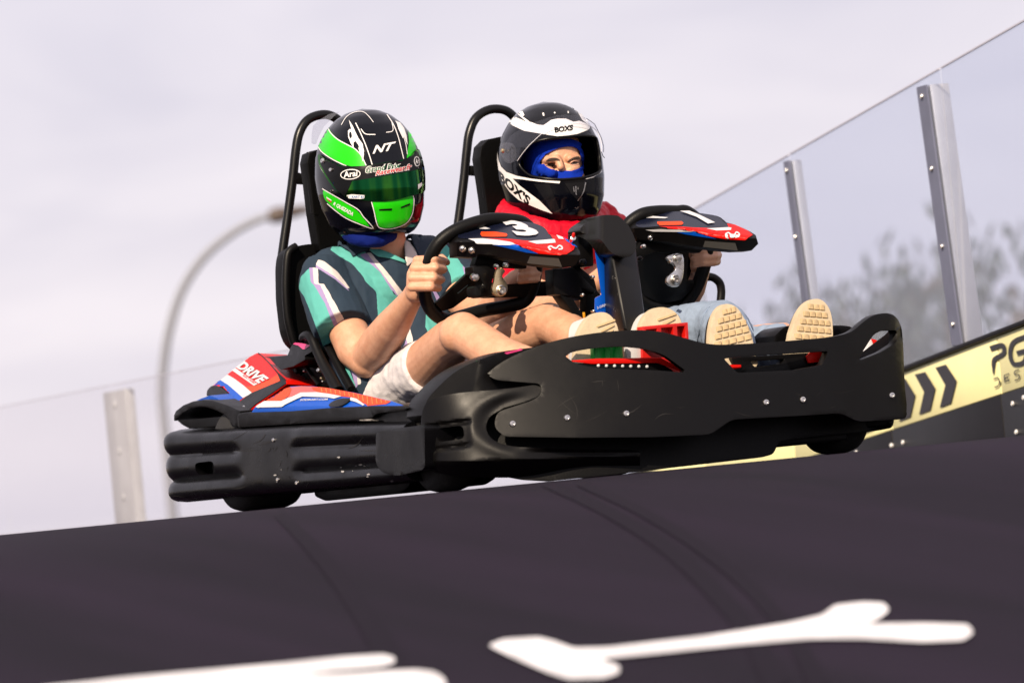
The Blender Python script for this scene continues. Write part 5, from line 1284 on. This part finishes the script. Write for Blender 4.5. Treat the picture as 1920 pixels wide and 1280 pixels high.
outline([(786, 872), (806, 945), (824, 1026), (848, 1066), (920, 1075), (1002, 1056), (1054, 1024), (1086, 972), (1098, 920), (1102, 860), (1094, 822)], 1.6, MT['hwhite'], h1, v1)
outline([(420, 775), (500, 822), (604, 882), (690, 934), (728, 986), (800, 1070), (700, 1040), (600, 996), (520, 940), (456, 886)], 1.6, MT['hwhite'], h1, v1)
outline([(400, 600), (430, 655), (500, 740), (560, 800), (600, 840)], 1.2, MT['hwhite'], h1, v1)
for pth, w in (([(668, 285), (700, 350), (735, 430), (768, 520), (792, 598)], 1.7), ([(900, 222), (950, 300), (985, 390), (1005, 470), (1025, 552)], 1.7), ([(708, 330), (742, 368), (815, 372)], 1.5), ([(895, 356), (945, 342), (935, 270)], 1.3), ([(562, 300), (600, 240), (660, 205), (720, 202), (760, 230), (800, 280)], 1.0), ([(965, 270), (1010, 350), (1040, 440), (1052, 520)], 1.3), ([(690, 470), (712, 530), (726, 570)], 1.2)):
    outline(pth, w, MT['hwhite'], h1, v1)
hs(z1([(612, 345), (628, 330), (640, 342), (618, 262), (648, 310), (670, 360), (690, 400), (722, 445), (730, 520), (722, 575), (706, 510), (690, 450), (668, 420), (652, 432), (655, 475), (634, 440), (614, 390)]), MT['hwhite'], h1, v1, .0018, 0)
hs(z1([(622, 360), (634, 352), (642, 380), (634, 402), (622, 388)]), MT['hblack'], h1, v1, .0024)
hs(z1([(968, 272), (1000, 285), (1028, 325), (1046, 380), (1054, 450), (1040, 420), (1030, 390), (1018, 400), (1004, 370), (985, 330)]), MT['hwhite'], h1, v1, .0018, 0)
orient(lettering('NT', z1([(800, 456), (968, 424), (950, 486), (794, 516)]), MT['hwhite'], h1, lambda x, y: cast(v1, x, y, .0018, 14.9), bold=.03, shear=.25, sub=8))
for s_ in ([(842, 928), (940, 922), (936, 938), (844, 940)], [(1002, 912), (1072, 884), (1072, 897), (1006, 922)]): hs(z1(s_), MT['strip'], h1, v1, .0018, 0, 'chin_vent')
# visor
vis = crom(z1([(402, 520), (470, 566), (600, 606), (740, 606), (900, 580), (1050, 550), (1118, 480), (1150, 540), (1172, 640), (1176, 740), (1166, 800), (1085, 826), (960, 858), (820, 868), (640, 850), (560, 812), (500, 750), (440, 660), (405, 590)]), 3, True)
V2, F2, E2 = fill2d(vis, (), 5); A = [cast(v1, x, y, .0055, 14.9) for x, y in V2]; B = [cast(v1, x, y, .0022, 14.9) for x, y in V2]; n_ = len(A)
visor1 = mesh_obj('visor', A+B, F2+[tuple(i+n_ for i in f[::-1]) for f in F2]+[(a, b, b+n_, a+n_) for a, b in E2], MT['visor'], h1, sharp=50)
vv = bvh_of(visor1)
hs(z1([(402, 520), (470, 566), (600, 606), (740, 606), (900, 580), (1050, 550), (1118, 480), (1150, 540), (1168, 620), (1100, 640), (980, 662), (860, 684), (640, 718), (520, 780), (440, 660), (405, 590)]), MT['strip'], visor1, vv, .0010, 0, 'sun_strip')
hs(z1([(520, 780), (640, 718), (618, 770), (585, 836), (560, 812)]), MT['strip'], visor1, vv, .0010, 0, 'visor_side')
hs(z1(ell(630, 668, 76, 39, 24, -.08)), MT['hwhite'], visor1, vv, .0014, 0, 'logo'); hs(z1(ell(630, 668, 69, 32, 24, -.08)), MT['strip'], visor1, vv, .0018, 0, 'logo')
orient(lettering('Arai', z1([(580, 648), (684, 636), (682, 682), (582, 694)]), MT['hwhite'], visor1, lambda x, y: cast(vv, x, y, .0023, 14.9), bold=.025))
hs(z1(ell(1124, 572, 22, 38, 20, -.1)), MT['hwhite'], visor1, vv, .0014, 0, 'logo'); hs(z1(ell(1124, 572, 17, 31, 20, -.1)), MT['strip'], visor1, vv, .0018, 0, 'logo')
orient(lettering('Ar', z1([(1110, 556), (1138, 548), (1136, 586), (1112, 592)]), MT['hwhite'], visor1, lambda x, y: cast(vv, x, y, .0023, 14.9), bold=.02))
MT['tgreen'] = mat('green_print', lin((0, 110, 60)), .4); MT['tred'] = mat('red_print', lin((225, 20, 30)), .4); MT['tblue'] = mat('blue_print', lin((20, 110, 190)), .4)
for s_, quad, m_ in (('Grand Prix', [(745, 614), (1002, 580), (998, 620), (742, 660)], 'tgreen'), ('Racewear.fr', [(822, 642), (1086, 588), (1083, 630), (818, 678)], 'tred')):
    orient(lettering(s_, z1([(quad[0][0]-4, quad[0][1]-4), (quad[1][0]+4, quad[1][1]-4), (quad[2][0]+4, quad[2][1]+4), (quad[3][0]-4, quad[3][1]+4)]), MT['hwhite'], visor1, lambda x, y: cast(vv, x, y, .0016, 14.9), bold=.07, shear=.15, sub=8))
    orient(lettering(s_, z1(quad), MT[m_], visor1, lambda x, y: cast(vv, x, y, .0022, 14.9), bold=.015, shear=.15, sub=8))
hs(z1([(602, 824), (640, 818), (734, 824), (732, 848), (700, 852), (604, 848)]), MT['hwhite'], visor1, vv, .0012, 0, 'sticker')
orient(lettering('KART 83', z1([(642, 826), (730, 828), (728, 846), (640, 846)]), MT['tblue'], visor1, lambda x, y: cast(vv, x, y, .0018, 14.9), bold=.02))
hs(z1([(1132, 745), (1162, 728), (1164, 750), (1134, 782)]), MT['hwhite'], visor1, vv, .0012, 0, 'sticker')
orient(lettering('R QUEZADA', z1([(508, 872), (656, 952), (644, 984), (500, 900)]), MT['hwhite'], h1, lambda x, y: cast(v1, x, y, .0018, 14.9), bold=.03, shear=.2, sub=6))
hs(z1([(452, 835), (488, 858), (490, 868), (454, 846)]), MT['hwhite'], h1, v1, .0018, 0, 'flag'); hs(z1([(454, 846), (490, 868), (488, 880), (458, 858)]), MT['tred'], h1, v1, .0018, 0, 'flag')
MT['bluealloy'] = mat('blue_alloy', lin((30, 110, 200)), .3, 1.)
for (u, v), r, m_ in (((425, 568), .0075, 'steel'), ((486, 634), .0055, 'steel'), ((516, 736), .0055, 'bluealloy'), ((488, 792), .003, 'steel'), ((1158, 626), .005, 'bluealloy')):
    p = cast(vv if u < 520 and v < 700 else v1, *z1([(u, v)])[0], .001, 14.9); ax = (p-HC1).normalized()
    lathe('visor_screw', p, ax, [(-.002, r), (.003, r), (.005, r*.8), (.005, r*.2), (.003, r*.15)], MT[m_], h1, 16)
MT['clear'] = glassmat('clear_plastic', (.9, .9, .93), .10, (.6, .62, .68))
sp = z1([(362, 300), (400, 262), (480, 214), (548, 198), (500, 238), (430, 310), (392, 385), (372, 440), (350, 432), (352, 360)])
V2, F2, E2 = fill2d(sp, (), 6); A = [Q(x, y, y=1.25+.03+.0006*(640-x)) for x, y in V2]; n_ = len(A)
mesh_obj('rear_spoiler', A+[a+Vector((.0, .012, 0)) for a in A], F2+[tuple(i+n_ for i in f[::-1]) for f in F2]+[(a, b, b+n_, a+n_) for a, b in E2], MT['clear'], h1)
# neck scarf under the first helmet
sc = [q(652, 432, 1.28), q(660, 448, 1.22), q(685, 458, 1.17), q(715, 457, 1.16), q(735, 445, 1.19), q(735, 430, 1.28), q(700, 425, 1.34), q(665, 425, 1.33)]
cs = crom(sc, 3, True)
scarf = organic('neck_scarf', [[(p+Vector((0, .01, .012)), .020) for p in cs+cs[:1]], [(p+Vector((0, .03, .04)), .026) for p in cs+cs[:1]]], MT['bluecloth'], p1_, .004, 3)
wrinkle(scarf, .003, 40, 1)

# ---- the open helmet
h2 = thing('racing_helmet', 'white and black full-face helmet with its clear visor raised over a blue balaclava', 'helmet', HC2-Vector((0, 0, .168)))
o2, i2 = helmet_rings(HC2+Vector((0, 0, .0)), .985), helmet_rings(HC2, .89)
sh2 = mesh_obj('shell', *o2, MT['hblack'], h2, sharp=60)
full2 = bvh_of(sh2)
inn = mesh_obj('inner', *i2, MT['seat'], None, sharp=None)
AP = crom(z2([(612, 590), (625, 540), (665, 470), (720, 428), (820, 402), (950, 388), (1090, 378), (1180, 384), (1206, 440), (1220, 540), (1224, 630), (1190, 664), (1110, 690), (1000, 704), (900, 707), (780, 695), (700, 680), (645, 640)]), 3, True)
pr = panel('cutter', AP, MT['seat'], None, lambda x, y: Q(x, y, y=.95), lambda a: ray(1030, 305)*interp(proj(a)[0], [970, 1060, 1126], [.33, .27, .235]), (), None, 0)
for ob_ in (inn, pr):
    mo = sh2.modifiers.new('b', 'BOOLEAN'); mo.operation = 'DIFFERENCE'; mo.object = ob_; mo.solver = 'EXACT'
sh2.data.materials.append(MT['seat'])
bake(sh2, 45)
for ob_ in (inn, pr): bpy.data.objects.remove(ob_)
# inside faces are dark lining
me = sh2.data
me.materials.clear(); me.materials.append(MT['hblack']); me.materials.append(MT['seat'])
for f in me.polygons:
    l = full2.find_nearest(f.center)[3]; f.material_index = 1 if l > .003 else 0
tube('eyeport_seal', [cast(full2, x, y, -.001, 14.9) for x, y in AP], .0042, MT['strip'], h2, 8, closed=True, k=1)
def hs2(poly, m, off=.0010, smooth=2, name='painted_shape'): return decal(name, crom(z2(poly), smooth, True) if smooth else z2(poly), m, h2, full2, off, step=5, d=14.9)
hs2([(516, 262), (556, 226), (606, 212), (640, 236), (690, 272), (748, 296), (795, 302), (818, 288), (852, 262), (900, 252), (962, 252), (1022, 276), (1062, 268), (1100, 282), (1160, 310), (1120, 340), (1050, 366), (920, 386), (800, 368), (650, 342), (566, 302)], MT['hwhite'], .0010, 0)
hs2([(560, 225), (600, 215), (672, 278), (640, 262), (600, 246)], MT['hblack'], .0016, 0)
hs2([(1015, 155), (1060, 190), (1115, 250), (1165, 305), (1140, 305), (1085, 262), (1052, 205)], MT['hwhite'], .0010, 0)
hs2([(612, 205), (640, 195), (655, 225), (640, 240)], MT['hwhite'], .0012, 0)
hs2([(690, 275), (660, 215), (760, 165), (860, 148), (960, 150), (1030, 190), (1062, 262), (1022, 272), (962, 248), (900, 248), (852, 258), (818, 284), (795, 298), (748, 292)], MT['hgrey'], .0012, 0)
hs2([(448, 540), (452, 500), (462, 560), (480, 610), (520, 650), (600, 680), (700, 700), (800, 712), (922, 720), (916, 736), (760, 722), (640, 706), (566, 700), (612, 745), (690, 806), (770, 866), (864, 962), (780, 934), (690, 896), (610, 858), (545, 800), (492, 724), (462, 640)], MT['hwhite'], .0010, 0)
hs2([(1110, 692), (1160, 676), (1232, 632), (1234, 652), (1165, 692), (1114, 704)], MT['hwhite'], .0010, 0)
orient(lettering("BOX'S", z2([(462, 632), (706, 842), (684, 904), (470, 716)]), MT['strip'], h2, lambda x, y: cast(full2, x, y, .0018, 14.9), bold=.04, sub=10))
orient(lettering('BOXS', z2([(876, 318), (1018, 298), (1014, 340), (882, 360)]), MT['strip'], h2, lambda x, y: cast(full2, x, y, .0020, 14.9), bold=.05, sub=8))
hs2([(722, 736), (842, 742), (935, 972), (884, 966), (800, 850)], MT['hgrey'], .0012, 0)
hs2([(955, 736), (1106, 726), (1090, 800), (1048, 862), (1000, 810)], MT['hgrey'], .0030, 0, 'chin_vent')
outline([(1106, 728), (1090, 800), (1048, 864)], 1.6, MT['steel'], h2, full2, .0045, f=z2)
for pth in ([(1018, 762), (1022, 800)], [(1034, 756), (1036, 810), (1040, 822)], [(1050, 764), (1050, 782)]): outline(pth, 1.5, MT['steel'], h2, full2, .0045, f=z2)
outline([(1030, 915), (1046, 924), (1056, 908)], 1.2, MT['steel'], h2, full2, .002, f=z2)
for s_ in ([(788, 212), (800, 210), (804, 232), (794, 234)], [(974, 200), (982, 198), (986, 212), (978, 214)], [(874, 206), (884, 204), (886, 214), (876, 216)]): hs2(s_, MT['hwhite'], .002, 0, 'crown_glint')  # sun glints on the crown, drawn as small white patches
# raised clear visor: a sheet that follows a slightly larger helmet shape, pivoted at the sides
big = helmet_rings(HC2, 1.055); bigv = BVHTree.FromPolygons(big[0], big[1])
low = [(600, 566), (640, 510), (690, 450), (740, 402), (800, 350), (860, 318), (930, 298), (1010, 290), (1090, 292), (1150, 308), (1196, 345), (1222, 400), (1232, 455), (1230, 500)]
upv = [(1246, 500), (1250, 430), (1236, 370), (1205, 310), (1120, 250), (1040, 226), (940, 222), (840, 240), (740, 276), (650, 318), (570, 360), (520, 420), (492, 480), (496, 540), (540, 580)]
vp = crom(z2(low), 3)+crom(z2(upv), 3)
V2, F2, E2 = fill2d(vp, (), 5)
def vput(x, y, off=0.): return cast(bigv, x, y, off, 14.85)
A = [vput(x, y) for x, y in V2]; B = [vput(x, y, -.0022) for x, y in V2]; n_ = len(A)
MT['vclear'] = glassmat('clear_visor', (.955, .955, .975), .007, (.7, .72, .78))
vs2 = mesh_obj('visor', A+B, F2+[tuple(i+n_ for i in f[::-1]) for f in F2]+[(a, b, b+n_, a+n_) for a, b in E2], MT['vclear'], h2, sharp=50)
MT['vedge'] = mat('visor_edge', (.6, .6, .65), .15)
tube('visor_edge', [vput(x, y) for x, y in crom(z2(low), 3)], .0009, MT['vedge'], vs2, 6, k=1)
tube('visor_edge', [vput(x, y) for x, y in crom(z2(upv[:5]), 3)], .0009, MT['strip'], vs2, 6, k=1)
tube('visor_tab', [vput(*p_) for p_ in z2([(1232, 500), (1242, 530), (1254, 543)])], .0011, MT['strip'], vs2, 6, k=2)
hs2([(492, 450), (520, 436), (570, 440), (600, 470), (604, 540), (580, 580), (540, 585), (505, 550), (488, 500)], MT['clear'], .0065, 2, 'visor_pivot')
p = cast(full2, *z2([(510, 492)])[0], .008, 14.9); lathe('pivot_screw', p, (p-HC2).normalized(), [(-.004, .0062), (.002, .0062), (.004, .005), (.004, .0003)], MT['gold'], h2, 16)
